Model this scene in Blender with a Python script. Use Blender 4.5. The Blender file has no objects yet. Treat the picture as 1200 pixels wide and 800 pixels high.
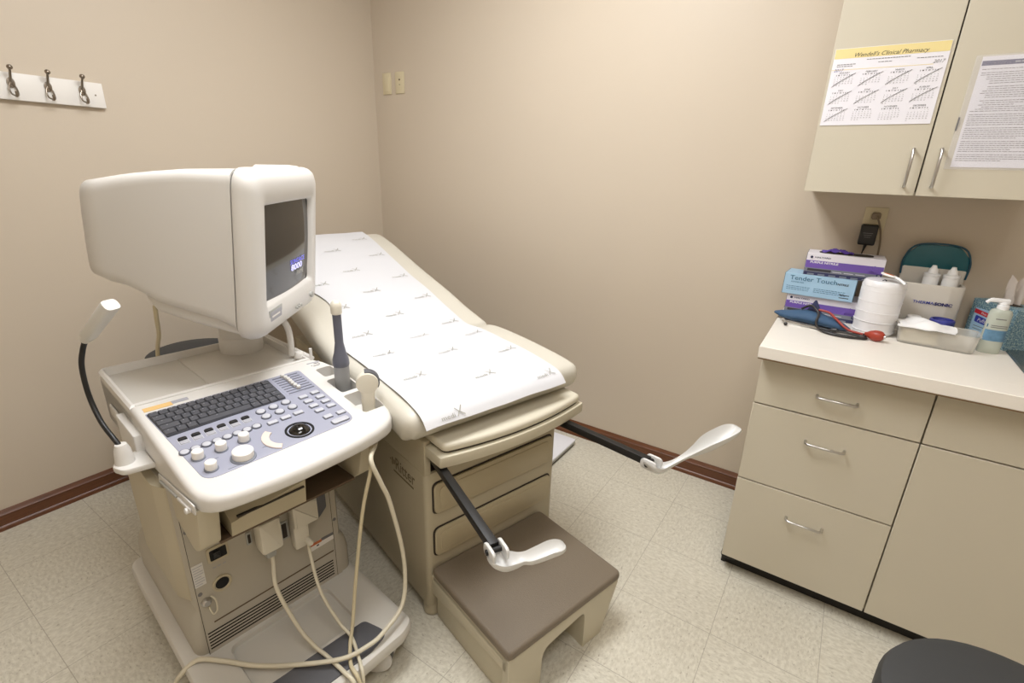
import bpy, bmesh, math, random
from mathutils import Vector, Matrix
random.seed(7)
C = bpy.context.scene.collection
PI = math.pi
def lin(c):
    c = c/255.0
    return c/12.92 if c <= .04045 else ((c+.055)/1.055)**2.4
def col(r, g, b): return (lin(r), lin(g), lin(b), 1)

# ------------------------------------------------------------- camera, world, light
cam_d = bpy.data.cameras.new('camera'); cam = bpy.data.objects.new('camera', cam_d); C.objects.link(cam)
CAM = Vector((2.5528, -2.2814, 1.4126)); yaw, pitch, roll, FPX = -.58416, .33619, .03035, 579.71
cy, sy, cp, sp = math.cos(yaw), math.sin(yaw), math.cos(pitch), math.sin(pitch)
fw = Vector((sy*cp, cy*cp, -sp)); rt = Vector((cy, -sy, 0)); up = rt.cross(fw)
r2 = rt*math.cos(roll)+up*math.sin(roll); u2 = up*math.cos(roll)-rt*math.sin(roll)
cam.matrix_world = Matrix.Translation(CAM) @ Matrix(((r2.x, u2.x, -fw.x), (r2.y, u2.y, -fw.y), (r2.z, u2.z, -fw.z))).to_4x4()
cam_d.sensor_width = 36; cam_d.lens = FPX*36/1200; cam_d.clip_start = .02
bpy.context.scene.camera = cam
W = bpy.data.worlds.new('world'); bpy.context.scene.world = W; W.use_nodes = True
W.node_tree.nodes['Background'].inputs[0].default_value = (.9, .85, .78, 1)
W.node_tree.nodes['Background'].inputs[1].default_value = .05
vs = bpy.context.scene.view_settings
vs.view_transform = 'Standard'; vs.look = 'None'; vs.gamma = 1; vs.use_curve_mapping = False
vs.exposure = -0.1
LIGHT_W = 20; LIGHT_COL = (.925, .955, 1.0)
TROFFER_AND_FILL = [(1.58, -1.32, 1.0), (2.85, -2.25, .24)]  # second entry is an added, unseen fill that brightens the front faces
def lamp_or_fill_light(x, y, z, sx, sy, watts):
    l = bpy.data.lights.new('troffer_or_fill_glow', 'AREA'); l.shape = 'RECTANGLE'; l.size = sx; l.size_y = sy
    l.energy = watts; l.color = LIGHT_COL
    o = bpy.data.objects.new('troffer_or_fill_glow', l); o.location = (x, y, z); C.objects.link(o); return o

# ------------------------------------------------------------- materials
def mat(name, c, rough=.5, metal=0, noise=0, nscale=30, bump=0, bscale=200, spec=.5, alpha=None, trans=0, sss=0, emit=None, estr=0, coat=0):
    m = bpy.data.materials.new(name); m.use_nodes = True; nt = m.node_tree; b = nt.nodes['Principled BSDF']
    b.inputs['Base Color'].default_value = c; b.inputs['Roughness'].default_value = rough
    b.inputs['Metallic'].default_value = metal; b.inputs['Specular IOR Level'].default_value = spec
    if coat: b.inputs['Coat Weight'].default_value = coat; b.inputs['Coat Roughness'].default_value = .15
    if trans: b.inputs['Transmission Weight'].default_value = trans
    if alpha is not None: b.inputs['Alpha'].default_value = alpha
    if sss: b.inputs['Subsurface Weight'].default_value = sss; b.inputs['Subsurface Radius'].default_value = (.01, .01, .01)
    if emit: b.inputs['Emission Color'].default_value = emit; b.inputs['Emission Strength'].default_value = estr
    tc = nt.nodes.new('ShaderNodeTexCoord')
    if noise:
        n = nt.nodes.new('ShaderNodeTexNoise'); n.inputs['Scale'].default_value = nscale; n.inputs['Detail'].default_value = 4
        nt.links.new(tc.outputs['Object'], n.inputs['Vector'])
        mx = nt.nodes.new('ShaderNodeMix'); mx.data_type = 'RGBA'
        mx.inputs['A'].default_value = tuple(max(0, v*(1-noise)) for v in c[:3])+(1,)
        mx.inputs['B'].default_value = tuple(min(1, v*(1+noise)) for v in c[:3])+(1,)
        nt.links.new(n.outputs['Fac'], mx.inputs['Factor']); nt.links.new(mx.outputs['Result'], b.inputs['Base Color'])
    if bump:
        n2 = nt.nodes.new('ShaderNodeTexNoise'); n2.inputs['Scale'].default_value = bscale; n2.inputs['Detail'].default_value = 3
        nt.links.new(tc.outputs['Object'], n2.inputs['Vector'])
        bp = nt.nodes.new('ShaderNodeBump'); bp.inputs['Strength'].default_value = bump; bp.inputs['Distance'].default_value = .002
        nt.links.new(n2.outputs['Fac'], bp.inputs['Height']); nt.links.new(bp.outputs['Normal'], b.inputs['Normal'])
    return m
M = {}
M['wall'] = mat('tan_wall_paint', col(202, 189, 171), .42, noise=.02, nscale=2, bump=.12, bscale=180, spec=.35)
M['ceil'] = mat('ceiling_tile_white', col(236, 233, 226), .9, noise=.04, nscale=60, bump=.4, bscale=120)
M['cream'] = mat('cream_laminate', col(203, 195, 176), .45, noise=.015, nscale=6)
M['cream_edge'] = mat('cream_edge_band', col(196, 184, 158), .5)
M['dark_gap'] = mat('black_toe_vinyl', col(30, 27, 25), .6)
M['counter'] = mat('white_laminate', col(238, 232, 222), .38, noise=.02, nscale=250)
M['counter_edge'] = mat('brown_seam', col(120, 96, 70), .6)
M['chrome'] = mat('brushed_nickel', col(200, 198, 195), .28, metal=1)
M['steel'] = mat('stainless_steel', col(175, 175, 175), .25, metal=1, noise=.05, nscale=40)
M['hook'] = mat('pewter_metal', col(150, 140, 128), .3, metal=1)
M['white_paint'] = mat('white_painted_wood', col(232, 228, 222), .4, noise=.02, nscale=10)
M['ivory'] = mat('ivory_plastic', col(214, 202, 170), .4)
M['plastic'] = mat('warm_white_abs', col(217, 214, 209), .42, bump=.06, bscale=600)
M['plastic2'] = mat('cream_abs', col(180, 173, 158), .45, bump=.06, bscale=600)
M['tray'] = mat('tray_abs', col(206, 202, 194), .5)
M['beigeabs'] = mat('aged_beige_abs', col(192, 182, 158), .5)
M['tan_box'] = mat('tan_plastic_box', col(190, 179, 152), .55)
M['brown_in'] = mat('brown_recess', col(96, 78, 60), .7)
M['black'] = mat('black_plastic', col(24, 23, 23), .4)
M['blackhole'] = mat('black_socket', col(10, 9, 9), .8)
M['rubber'] = mat('dark_grey_rubber', col(88, 88, 92), .6, bump=.2, bscale=800)
M['panel'] = mat('lilac_grey_panel', col(156, 158, 174), .4)
M['panel_dk'] = mat('grey_panel_inlay', col(92, 94, 104), .45)
M['key'] = mat('charcoal_keycap', col(76, 77, 83), .5)
M['keybed'] = mat('dark_key_bed', col(52, 53, 58), .6)
M['button'] = mat('pale_grey_button', col(190, 191, 198), .4)
M['knob'] = mat('white_knob', col(232, 228, 222), .35)
M['orange'] = mat('orange_label', col(224, 186, 122), .5)
M['orange2'] = mat('rust_orange_label', col(196, 108, 62), .5)
M['greylab'] = mat('grey_label', col(165, 165, 172), .5)
M['pinkbtn'] = mat('pinkish_button', col(224, 208, 198), .4)
M['glass'] = mat('crt_glass', col(46, 42, 38), .08, spec=.6)
M['ball'] = mat('trackball_black', col(8, 8, 9), .06, spec=.8)
M['scr_blue'] = mat('screen_blue_glow', col(90, 90, 200), .5, emit=col(110, 110, 255), estr=.9)
M['scr_white'] = mat('screen_white_glow', col(200, 200, 230), .5, emit=col(190, 190, 250), estr=.9)
M['scr_grey'] = mat('screen_grey_glow', col(140, 140, 130), .5, emit=col(170, 165, 150), estr=.45)
M['probe_grey'] = mat('probe_slate', col(98, 100, 112), .35)
M['probe_lt'] = mat('probe_light_grey', col(150, 151, 152), .42)
M['probe_white'] = mat('probe_cream', col(222, 216, 200), .4)
M['cable'] = mat('beige_cable', col(204, 192, 160), .45)
M['cablew'] = mat('pale_cable', col(214, 206, 184), .45)
M['uphol'] = mat('ivory_vinyl', col(208, 203, 190), .42, bump=.15, bscale=500, coat=.1)
M['pad'] = mat('ivory_step_pad', col(210, 203, 184), .4, bump=.12, bscale=600)
M['tbl'] = mat('beige_table_shell', col(176, 166, 142), .5, bump=.08, bscale=400)
M['tbl_lt'] = mat('pale_beige_trim', col(198, 190, 168), .5)
M['drawer'] = mat('beige_drawer_front', col(176, 164, 136), .42, bump=.08, bscale=400)
M['slot'] = mat('dark_brown_slot', col(52, 44, 36), .7)
M['step_vinyl'] = mat('taupe_step_vinyl', col(118, 106, 90), .5, bump=.5, bscale=350)
M['paper'] = mat('white_exam_paper', col(213, 213, 216), .75, bump=.12, bscale=25)
M['print'] = mat('grey_print', col(158, 156, 146), .8)
M['inkgrey'] = mat('ink_grey', col(120, 118, 118), .8)
M['ink'] = mat('ink_dark', col(60, 58, 62), .8)
M['blackbar'] = mat('black_steel_bar', col(22, 20, 19), .5)
M['stirrup'] = mat('white_stirrup_plastic', col(214, 213, 210), .28, coat=.3)
M['logo'] = mat('brown_logo_print', col(112, 100, 78), .7)
M['stool'] = mat('charcoal_vinyl', col(56, 57, 58), .6, bump=.1, bscale=400)
M['sheet'] = mat('white_sheet', col(236, 234, 240), .6)
M['yellow'] = mat('pale_yellow_print', col(234, 216, 152), .6)
M['navy'] = mat('navy_print', col(44, 42, 98), .6)
M['violet_ink'] = mat('violet_ink', col(110, 110, 170), .7)
M['sleeve'] = mat('clear_sleeve', col(240, 238, 242), .15, alpha=.16)
M['g_white'] = mat('carton_white', col(228, 224, 232), .5)
M['g_purple'] = mat('carton_purple', col(112, 84, 170), .5)
M['g_navy'] = mat('carton_navy', col(44, 46, 84), .5)
M['g_grey'] = mat('carton_grey', col(120, 124, 134), .5)
M['g_blue'] = mat('carton_sky_blue', col(164, 198, 222), .5, noise=.1, nscale=18)
M['g_bluedk'] = mat('carton_teal_ink', col(38, 92, 124), .6)
M['glove'] = mat('purple_nitrile', col(84, 58, 150), .45)
M['roll'] = mat('white_roll_wrap', col(232, 231, 232), .3, bump=1.0, bscale=45)
M['teal'] = mat('teal_plastic', col(16, 92, 104), .3)
M['tealin'] = mat('teal_edge', col(12, 70, 90), .3)
M['warmer'] = mat('warm_grey_plastic', col(206, 200, 190), .45)
M['clearbin'] = mat('milky_plastic', col(226, 222, 212), .25, alpha=.38)
M['gauze'] = mat('cream_gauze', col(236, 226, 196), .8, noise=.06, nscale=80)
M['tissue'] = mat('white_tissue', col(244, 243, 242), .85)
M['tissuefilm'] = mat('translucent_tissue', col(222, 212, 204), .7, alpha=.8)
M['jarblue'] = mat('indigo_lid', col(58, 62, 140), .35)
M['pump'] = mat('white_pump_plastic', col(240, 240, 240), .3)
M['bottle'] = mat('cloudy_bottle', col(208, 214, 200), .2, alpha=.75)
M['blotch'] = mat('blue_blotch_print', col(100, 140, 170), .5, noise=.5, nscale=60)
M['cuff'] = mat('slate_blue_nylon', col(58, 88, 120), .7, bump=.4, bscale=500)
M['cuffdk'] = mat('navy_nylon', col(44, 50, 86), .7)
M['tube'] = mat('black_rubber_tube', col(40, 38, 38), .35)
M['redtube'] = mat('red_rubber_tube', col(160, 58, 46), .35)
M['bulb'] = mat('brick_red_rubber', col(158, 56, 38), .4)
M['red'] = mat('red_label', col(196, 40, 54), .5)
M['bluelab'] = mat('royal_blue_label', col(44, 58, 160), .5)
M['scale'] = mat('white_enamel', col(236, 236, 242), .35)
M['greytop'] = mat('grey_trim', col(170, 170, 165), .5)
M['white_lamp'] = mat('pale_lamp_housing', col(214, 212, 206), .4)
M['diff'] = mat('lit_diffuser', col(250, 250, 245), .5, emit=(1, .96, .9, 1), estr=6)
M['cordgrey'] = mat('grey_cord', col(128, 112, 92), .5)

def floor_mat():
    m = bpy.data.materials.new('vinyl_composition_tile'); m.use_nodes = True; nt = m.node_tree; N = nt.nodes; L = nt.links
    b = N['Principled BSDF']; b.inputs['Roughness'].default_value = .38; b.inputs['Specular IOR Level'].default_value = .4
    tc = N.new('ShaderNodeTexCoord'); sep = N.new('ShaderNodeSeparateXYZ'); L.new(tc.outputs['Object'], sep.inputs[0])
    T = .3048
    def math_(op, a, b_=None, c_=None):
        n = N.new('ShaderNodeMath'); n.operation = op
        for i, v in enumerate((a, b_, c_)):
            if v is None: continue
            if isinstance(v, (int, float)): n.inputs[i].default_value = v
            else: L.new(v, n.inputs[i])
        return n.outputs[0]
    fr, fl = [], []
    for ax, off in ((0, .6149), (1, -2.115)):
        s = math_('DIVIDE', math_('SUBTRACT', sep.outputs[ax], off), T)
        f = math_('FRACT', s); fl.append(math_('FLOOR', s))
        fr.append(math_('ABSOLUTE', math_('SUBTRACT', f, .5)))
    edge = math_('MAXIMUM', fr[0], fr[1])
    joint = math_('GREATER_THAN', edge, .4968)
    par = math_('ABSOLUTE', math_('MODULO', math_('ADD', fl[0], fl[1]), 2))
    # flakes: stretched along x or y depending on the tile
    def flakes(rot, sc, lo, hi):
        mp = N.new('ShaderNodeMapping'); mp.inputs['Scale'].default_value = (1, 1.9, 1) if rot else (1.9, 1, 1)
        L.new(tc.outputs['Object'], mp.inputs[0])
        n = N.new('ShaderNodeTexNoise'); n.inputs['Scale'].default_value = sc; n.inputs['Detail'].default_value = 5; n.inputs['Roughness'].default_value = .62
        L.new(mp.outputs[0], n.inputs['Vector'])
        r = N.new('ShaderNodeMapRange'); r.inputs[1].default_value = lo; r.inputs[2].default_value = hi; L.new(n.outputs['Fac'], r.inputs[0])
        return r.outputs[0]
    def mixf(a, b_, f):
        n = N.new('ShaderNodeMix'); n.data_type = 'FLOAT'; L.new(f, n.inputs[0]); L.new(a, n.inputs[2]); L.new(b_, n.inputs[3]); return n.outputs[0]
    dark = mixf(flakes(0, 66, .59, .68), flakes(1, 66, .59, .68), par)
    light = mixf(flakes(0, 55, .40, .62), flakes(1, 55, .40, .62), par)
    def mixc(a, b_, f):
        n = N.new('ShaderNodeMix'); n.data_type = 'RGBA'
        for v, k in ((a, 'A'), (b_, 'B')):
            if isinstance(v, tuple): n.inputs[k].default_value = v
            else: L.new(v, n.inputs[k])
        if isinstance(f, float): n.inputs['Factor'].default_value = f
        else: L.new(f, n.inputs['Factor'])
        return n.outputs['Result']
    c = mixc(col(200, 194, 178), col(217, 212, 197), light)
    c = mixc(c, col(138, 126, 104), math_('MULTIPLY', dark, .6))
    c = mixc(c, col(120, 108, 90), math_('MULTIPLY', joint, .5))
    L.new(c, b.inputs['Base Color'])
    bp = N.new('ShaderNodeBump'); bp.inputs['Strength'].default_value = .15; bp.inputs['Distance'].default_value = .001
    L.new(math_('SUBTRACT', 1.0, joint), bp.inputs['Height']); L.new(bp.outputs['Normal'], b.inputs['Normal'])
    return m
M['floor'] = floor_mat()
def wood_mat():
    m = bpy.data.materials.new('stained_wood'); m.use_nodes = True; nt = m.node_tree; N = nt.nodes; L = nt.links
    b = N['Principled BSDF']; b.inputs['Roughness'].default_value = .35
    tc = N.new('ShaderNodeTexCoord'); mp = N.new('ShaderNodeMapping'); mp.inputs['Scale'].default_value = (3, 3, 60)
    L.new(tc.outputs['Object'], mp.inputs[0]); n = N.new('ShaderNodeTexNoise'); n.inputs['Scale'].default_value = 3; n.inputs['Detail'].default_value = 6
    L.new(mp.outputs[0], n.inputs['Vector']); mx = N.new('ShaderNodeMix'); mx.data_type = 'RGBA'
    mx.inputs['A'].default_value = col(70, 38, 20); mx.inputs['B'].default_value = col(126, 78, 48)
    L.new(n.outputs['Fac'], mx.inputs['Factor']); L.new(mx.outputs['Result'], b.inputs['Base Color'])
    return m
M['wood'] = wood_mat()
def tissuebox_mat():
    m = bpy.data.materials.new('mottled_blue_carton'); m.use_nodes = True; nt = m.node_tree; N = nt.nodes; L = nt.links
    b = N['Principled BSDF']; b.inputs['Roughness'].default_value = .5
    tc = N.new('ShaderNodeTexCoord'); v = N.new('ShaderNodeTexNoise'); v.inputs['Scale'].default_value = 220; v.inputs['Detail'].default_value = 3
    L.new(tc.outputs['Object'], v.inputs['Vector']); r = N.new('ShaderNodeValToRGB')
    e = r.color_ramp.elements; e[0].position = .35; e[0].color = col(70, 104, 122); e[1].position = .62; e[1].color = col(168, 190, 186)
    x = e.new(.5); x.color = col(112, 148, 168)
    L.new(v.outputs['Fac'], r.inputs[0]); L.new(r.outputs[0], b.inputs['Base Color'])
    return m
M['tisbox'] = tissuebox_mat()

# ------------------------------------------------------------- mesh helpers
I4 = Matrix.Identity(4)
class B:
    def __init__(s, M0=None): s.bm = bmesh.new(); s.mats = []; s.M0 = M0 or I4
    def mi(s, m):
        m = M[m] if isinstance(m, str) else m
        if m not in s.mats: s.mats.append(m)
        return s.mats.index(m)
    def raw(s, vs_, fs, m, T=None):
        T = s.M0 @ (T or I4); k = s.mi(m)
        vv = [s.bm.verts.new(T @ Vector(v)) for v in vs_]
        for f in fs:
            try: fc = s.bm.faces.new([vv[i] for i in f]); fc.material_index = k; fc.smooth = True
            except ValueError: pass
        return s
    def bmj(s, t, m, T=None):
        t.verts.index_update()
        s.raw([v.co.copy() for v in t.verts], [[v.index for v in f.verts] for f in t.faces], m, T); t.free(); return s
    def box(s, a, b, m, bev=0, seg=2, T=None):
        t = bmesh.new(); bmesh.ops.create_cube(t, size=1)
        c = [(a[i]+b[i])/2 for i in range(3)]; d = [abs(b[i]-a[i]) for i in range(3)]
        for v in t.verts: v.co = Vector([c[i]+v.co[i]*d[i] for i in range(3)])
        if bev: bmesh.ops.bevel(t, geom=list(t.edges), offset=min(bev, min(d)*.49), segments=seg, profile=.5, affect='EDGES')
        return s.bmj(t, m, T)
    def loft(s, rings, m, cap0=True, cap1=True, closed=True, T=None):
        n = len(rings[0]); vs_ = [p for r in rings for p in r]; fs = []
        for i in range(len(rings)-1):
            for j in range(n if closed else n-1):
                k = (j+1) % n; fs.append((i*n+j, i*n+k, (i+1)*n+k, (i+1)*n+j))
        if cap0: fs.append(tuple(range(n-1, -1, -1)))
        if cap1: fs.append(tuple((len(rings)-1)*n+j for j in range(n)))
        return s.raw(vs_, fs, m, T)
    def lathe(s, prof, m, n=32, T=None, cap=True, sx=1, sy=1):
        rings = [[(max(r, 1e-5)*math.cos(2*PI*j/n)*sx, max(r, 1e-5)*math.sin(2*PI*j/n)*sy, z) for j in range(n)] for r, z in prof]
        return s.loft(rings, m, cap, cap, T=T)
    def tube(s, pts, r, m, n=10, smooth=True, T=None, caps=True):
        P = [Vector(p) for p in pts]
        if smooth and len(P) > 2:
            Q = []
            for i in range(len(P)-1):
                p0 = P[max(i-1, 0)]; p1 = P[i]; p2 = P[i+1]; p3 = P[min(i+2, len(P)-1)]
                for k in range(8):
                    t = k/8; Q.append(.5*((2*p1)+(p2-p0)*t+(2*p0-5*p1+4*p2-p3)*t*t+(3*p1-p0-3*p2+p3)*t**3))
            Q.append(P[-1]); P = Q
        L_ = len(P); rr = r if callable(r) else (lambda t: r)
        rings = []; prev = None
        for i, p in enumerate(P):
            d = (P[min(i+1, L_-1)]-P[max(i-1, 0)]).normalized()
            if prev is None: a = d.orthogonal().normalized()
            else: a = (prev-d*prev.dot(d)).normalized()
            prev = a; b_ = d.cross(a); q = rr(i/(L_-1))
            rings.append([p+(a*math.cos(2*PI*j/n)+b_*math.sin(2*PI*j/n))*q for j in range(n)])
        return s.loft(rings, m, caps, caps, T=T)
    def prism(s, poly, z0, z1, m, bev=0, seg=2, T=None, bottom=True):
        """poly CCW list (x,y); bevelled top edge"""
        rings = []; bev = min(bev, (z1-z0)*.9) if bev else 0
        if bev and bottom and z1-z0 > 2.05*bev:
            for k in range(seg+1):
                a = PI/2*k/seg; rings.append([(x, y, z0+bev*(1-math.cos(a))) for x, y in inset(poly, bev*(1-math.sin(a)))])
        else: rings.append([(x, y, z0) for x, y in poly])
        if bev:
            for k in range(seg+1):
                a = PI/2*k/seg; rings.append([(x, y, z1-bev*(1-math.sin(a))) for x, y in inset(poly, bev*(1-math.cos(a)))])
        else: rings.append([(x, y, z1) for x, y in poly])
        return s.loft(rings, m, T=T)
    def text(s, txt, size, m, T, align='CENTER', shear=0, thick=0, sx=1):
        cu = bpy.data.curves.new('txt', 'FONT'); cu.body = txt; cu.size = size; cu.align_x = align; cu.align_y = 'CENTER'; cu.shear = shear
        cu.resolution_u = 2; cu.offset = thick
        o = bpy.data.objects.new('txt', cu); C.objects.link(o)
        dg = bpy.context.evaluated_depsgraph_get(); dg.update()
        me = bpy.data.meshes.new_from_object(o.evaluated_get(dg))
        s.raw([Vector((v.co.x*sx, v.co.y, v.co.z)) for v in me.vertices], [tuple(p.vertices) for p in me.polygons], m, T)
        bpy.data.objects.remove(o); bpy.data.curves.remove(cu); bpy.data.meshes.remove(me); return s
    def obj(s, name, parent=None, angle=38, dedupe=0):
        if dedupe: bmesh.ops.remove_doubles(s.bm, verts=s.bm.verts, dist=dedupe)
        bmesh.ops.recalc_face_normals(s.bm, faces=s.bm.faces)
        me = bpy.data.meshes.new(name)
        s.bm.to_mesh(me); s.bm.free()
        for m in s.mats: me.materials.append(m)
        me.set_sharp_from_angle(angle=math.radians(angle))
        o = bpy.data.objects.new(name, me); C.objects.link(o)
        if parent: o.parent = parent
        return o
def inset(poly, d):
    if abs(d) < 1e-9: return list(poly)
    n = len(poly); out = []
    for i in range(n):
        p0 = Vector(poly[i-1]); p1 = Vector(poly[i]); p2 = Vector(poly[(i+1) % n])
        e1 = (p1-p0); e2 = (p2-p1)
        if e1.length < 1e-9 or e2.length < 1e-9: out.append(tuple(p1)); continue
        e1.normalize(); e2.normalize()
        n1 = Vector((-e1.y, e1.x)); n2 = Vector((-e2.y, e2.x)); b = n1+n2; k = b.dot(n1)
        out.append(tuple(p1+b*(d/max(k, .3))))
    return out
def rpoly(pts, r, n=5):
    """round the corners of a CCW polygon"""
    out = []; N_ = len(pts)
    for i in range(N_):
        rad = r[i] if isinstance(r, (list, tuple)) else r
        p = Vector(pts[i]); a = Vector(pts[i-1])-p; b = Vector(pts[(i+1) % N_])-p
        if rad <= 0: out.append(tuple(p)); continue
        an = a.angle(b); t = min(rad/math.tan(an/2), a.length*.49, b.length*.49)
        A = p+a.normalized()*t; Bp = p+b.normalized()*t
        for k in range(n+1):
            s_ = k/n; out.append(tuple(A*(1-s_)**2+p*2*s_*(1-s_)+Bp*s_**2))
    return out
def rrect(x0, x1, y0, y1, r, n=5): return rpoly([(x0, y0), (x1, y0), (x1, y1), (x0, y1)], r, n)
def tag(o, label=None, cat=None, group=None, kind=None):
    if label: o['label'] = label
    if cat: o['category'] = cat
    if group: o['group'] = group
    if kind: o['kind'] = kind
    return o
def empty(name, loc, rz, label, cat, group=None):
    o = bpy.data.objects.new(name, None); C.objects.link(o); o.location = loc; o.rotation_euler = (0, 0, rz); o.empty_display_size = .05
    return tag(o, label, cat, group)
def copy_tree(o, parent=None):
    c = o.copy(); C.objects.link(c)
    if parent: c.parent = parent
    for ch in list(o.children): copy_tree(ch, c)
    return c
def basis(o, x, y, z):
    x, y, z = Vector(x), Vector(y), Vector(z)
    return Matrix(((x.x, y.x, z.x, o[0]), (x.y, y.y, z.y, o[1]), (x.z, y.z, z.z, o[2]), (0, 0, 0, 1)))
def fr_front(x, y, z): return basis((x, y, z), (1, 0, 0), (0, 0, 1), (0, -1, 0))   # text facing the room from a plane y = const
def boolean_cut(o, cutters):
    for c in cutters:
        c.parent = o.parent; md = o.modifiers.new('cut', 'BOOLEAN'); md.operation = 'DIFFERENCE'; md.object = c; md.solver = 'EXACT'
    dg = bpy.context.evaluated_depsgraph_get(); dg.update()
    me = bpy.data.meshes.new_from_object(o.evaluated_get(dg)); o.modifiers.clear(); o.data = me
    for p in me.polygons: p.use_smooth = True
    me.set_sharp_from_angle(angle=math.radians(38))
    for c in cutters: bpy.data.objects.remove(c)
def struct(o): o['kind'] = 'structure'; return o

# ------------------------------------------------------------- the room
XR, YF, H = 3.95, -3.1, 2.74
b = B(); b.box((-.1, YF-.1, -.1), (XR+.1, .1, 0), 'floor'); struct(b.obj('floor'))
b = B(); b.box((-.1, YF-.1, H), (XR+.1, .1, H+.1), 'ceil'); struct(b.obj('ceiling'))
for nm, a, c in (('wall_back', (-.1, 0, 0), (XR+.1, .1, H)), ('wall_left', (-.1, YF, 0), (0, 0, H)), ('wall_right', (XR, YF, 0), (XR+.1, 0, H)), ('wall_front', (-.1, YF-.1, 0), (XR+.1, YF, H))):
    b = B(); b.box(a, c, 'wall'); struct(b.obj(nm))
prof = [(0, 0), (.021, 0), (.0205, .008), (.017, .015), (.0125, .019), (.0125, .056), (.0145, .060), (.0145, .064), (.011, .068), (.008, .074), (.0035, .081), (0, .081)]
def baseboard(name, p0, p1, inward):
    b = B(); iv = Vector(inward)
    rings = [[Vector(p)+iv*d+Vector((0, 0, z)) for d, z in prof] for p in (p0, p1)]
    b.loft(rings, 'wood'); struct(b.obj(name, angle=25))
baseboard('baseboard_back', (0, 0, 0), (2.404, 0, 0), (0, -1, 0))
baseboard('baseboard_left', (0, YF, 0), (0, 0, 0), (1, 0, 0))
baseboard('baseboard_front', (XR, YF, 0), (0, YF, 0), (0, 1, 0))
for x, y, wt_ in TROFFER_AND_FILL:  # the weaker panel is invented fill light built like the real troffer
    t = empty('ceiling_or_fill_light', (x, y, H), 0, 'fluorescent ceiling light above the exam table' if wt_ == 1 else 'added unseen fill light on the ceiling behind the camera, nearer the cabinets', 'light')
    sx, sy_ = .3, .6
    b = B(); b.box((-sx-.03, -sy_-.03, -.02), (-sx, sy_+.03, 0), 'white_paint'); b.box((sx, -sy_-.03, -.02), (sx+.03, sy_+.03, 0), 'white_paint')
    b.box((-sx, -sy_-.03, -.02), (sx, -sy_, 0), 'white_paint'); b.box((-sx, sy_, -.02), (sx, sy_+.03, 0), 'white_paint'); b.box((-.015, -sy_, -.02), (.015, sy_, 0), 'white_paint'); b.obj('frame', t)
    for s_ in (-1, 1):
        b = B(); b.box((s_*.158-.14, -sy_+.005, -.012), (s_*.158+.14, sy_-.005, -.004), 'diff'); b.obj('diffuser', t)
        l = lamp_or_fill_light(s_*.158, 0, -.03, .27, 1.18, LIGHT_W*wt_); l.parent = t

# ------------------------------------------------------------- coat rack and wall plates
t = empty('coat_rack', (0, -1.70, 1.590), 0, 'white painted board with pewter coat hooks on the left wall', 'coat rack')
b = B(); b.box((0, -.40, 0), (.019, .30, .088), 'white_paint', .002); b.lathe([(.003, 0), (.003, .001)], 'hook', 8, T=Matrix.Translation((.019, .272, .044)) @ Matrix.Rotation(PI/2, 4, 'Y')); b.obj('board', t)
def hook_mesh():
    b = B()
    b.lathe([(.0001, 0), (.008, .0), (.011, .001), (.011, .004), (.0001, .006)], 'hook', 16, T=Matrix.Translation((.019, 0, .055)) @ Matrix.Rotation(PI/2, 4, 'Y') @ Matrix.Scale(1.5, 4, (1, 0, 0)))
    b.tube([(.022, 0, .052), (.030, 0, .068), (.040, 0, .084), (.050, 0, .097)], lambda t_: .0042-.0006*t_, 'hook', 10)
    b.lathe([(.0085*math.sin(PI*i/10)+.0001, -.0085*math.cos(PI*i/10)) for i in range(11)], 'hook', 18, T=Matrix.Translation((.052, 0, .101)))
    for s_ in (-1, 1):
        b.tube([(.024, 0, .060), (.026, s_*.009, .040), (.034, s_*.0095, .020), (.046, s_*.004, .013)], .0028, 'hook', 8)
    b.tube([(.040, 0, .012), (.050, 0, .012), (.056, 0, .018), (.057, 0, .026)], lambda t_: .004+.001*t_, 'hook', 10)
    return b
hk = hook_mesh().obj('hook', t); hk.location = (0, .232, 0)
for dy in (.132, .032, -.068, -.168, -.268):
    c = hk.copy(); C.objects.link(c); c.parent = t; c.location = (0, dy, 0)
for x, lab, kind in ((.108, 'blank ivory wall plate nearer the room corner, high on the back wall', 0), (.214, 'ivory switch plate farther from the corner, beside the blank plate', 1)):
    o = empty('wall_plate' if not kind else 'switch_plate', (x, 0, 1.862), 0, lab, 'wall plate')
    b = B(); b.box((-.035, -.006, -.057), (.035, 0, .057), 'ivory', .003); b.obj('plate', o)
    if kind:
        b = B(); b.box((-.005, -.008, .012), (.005, -.005, .020), 'brown_in', .001); b.box((-.004, -.0075, .024), (.004, -.005, .032), 'ivory', .001); b.lathe([(.003, 0), (.003, .001)], 'brown_in', 8, T=Matrix.Translation((0, -.006, -.01)) @ Matrix.Rotation(PI/2, 4, 'X')); b.obj('switch', o)
    else:
        b = B(); b.box((-.022, -.009, -.045), (.022, -.004, .045), 'ivory', .002); b.obj('cover', o)

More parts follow.
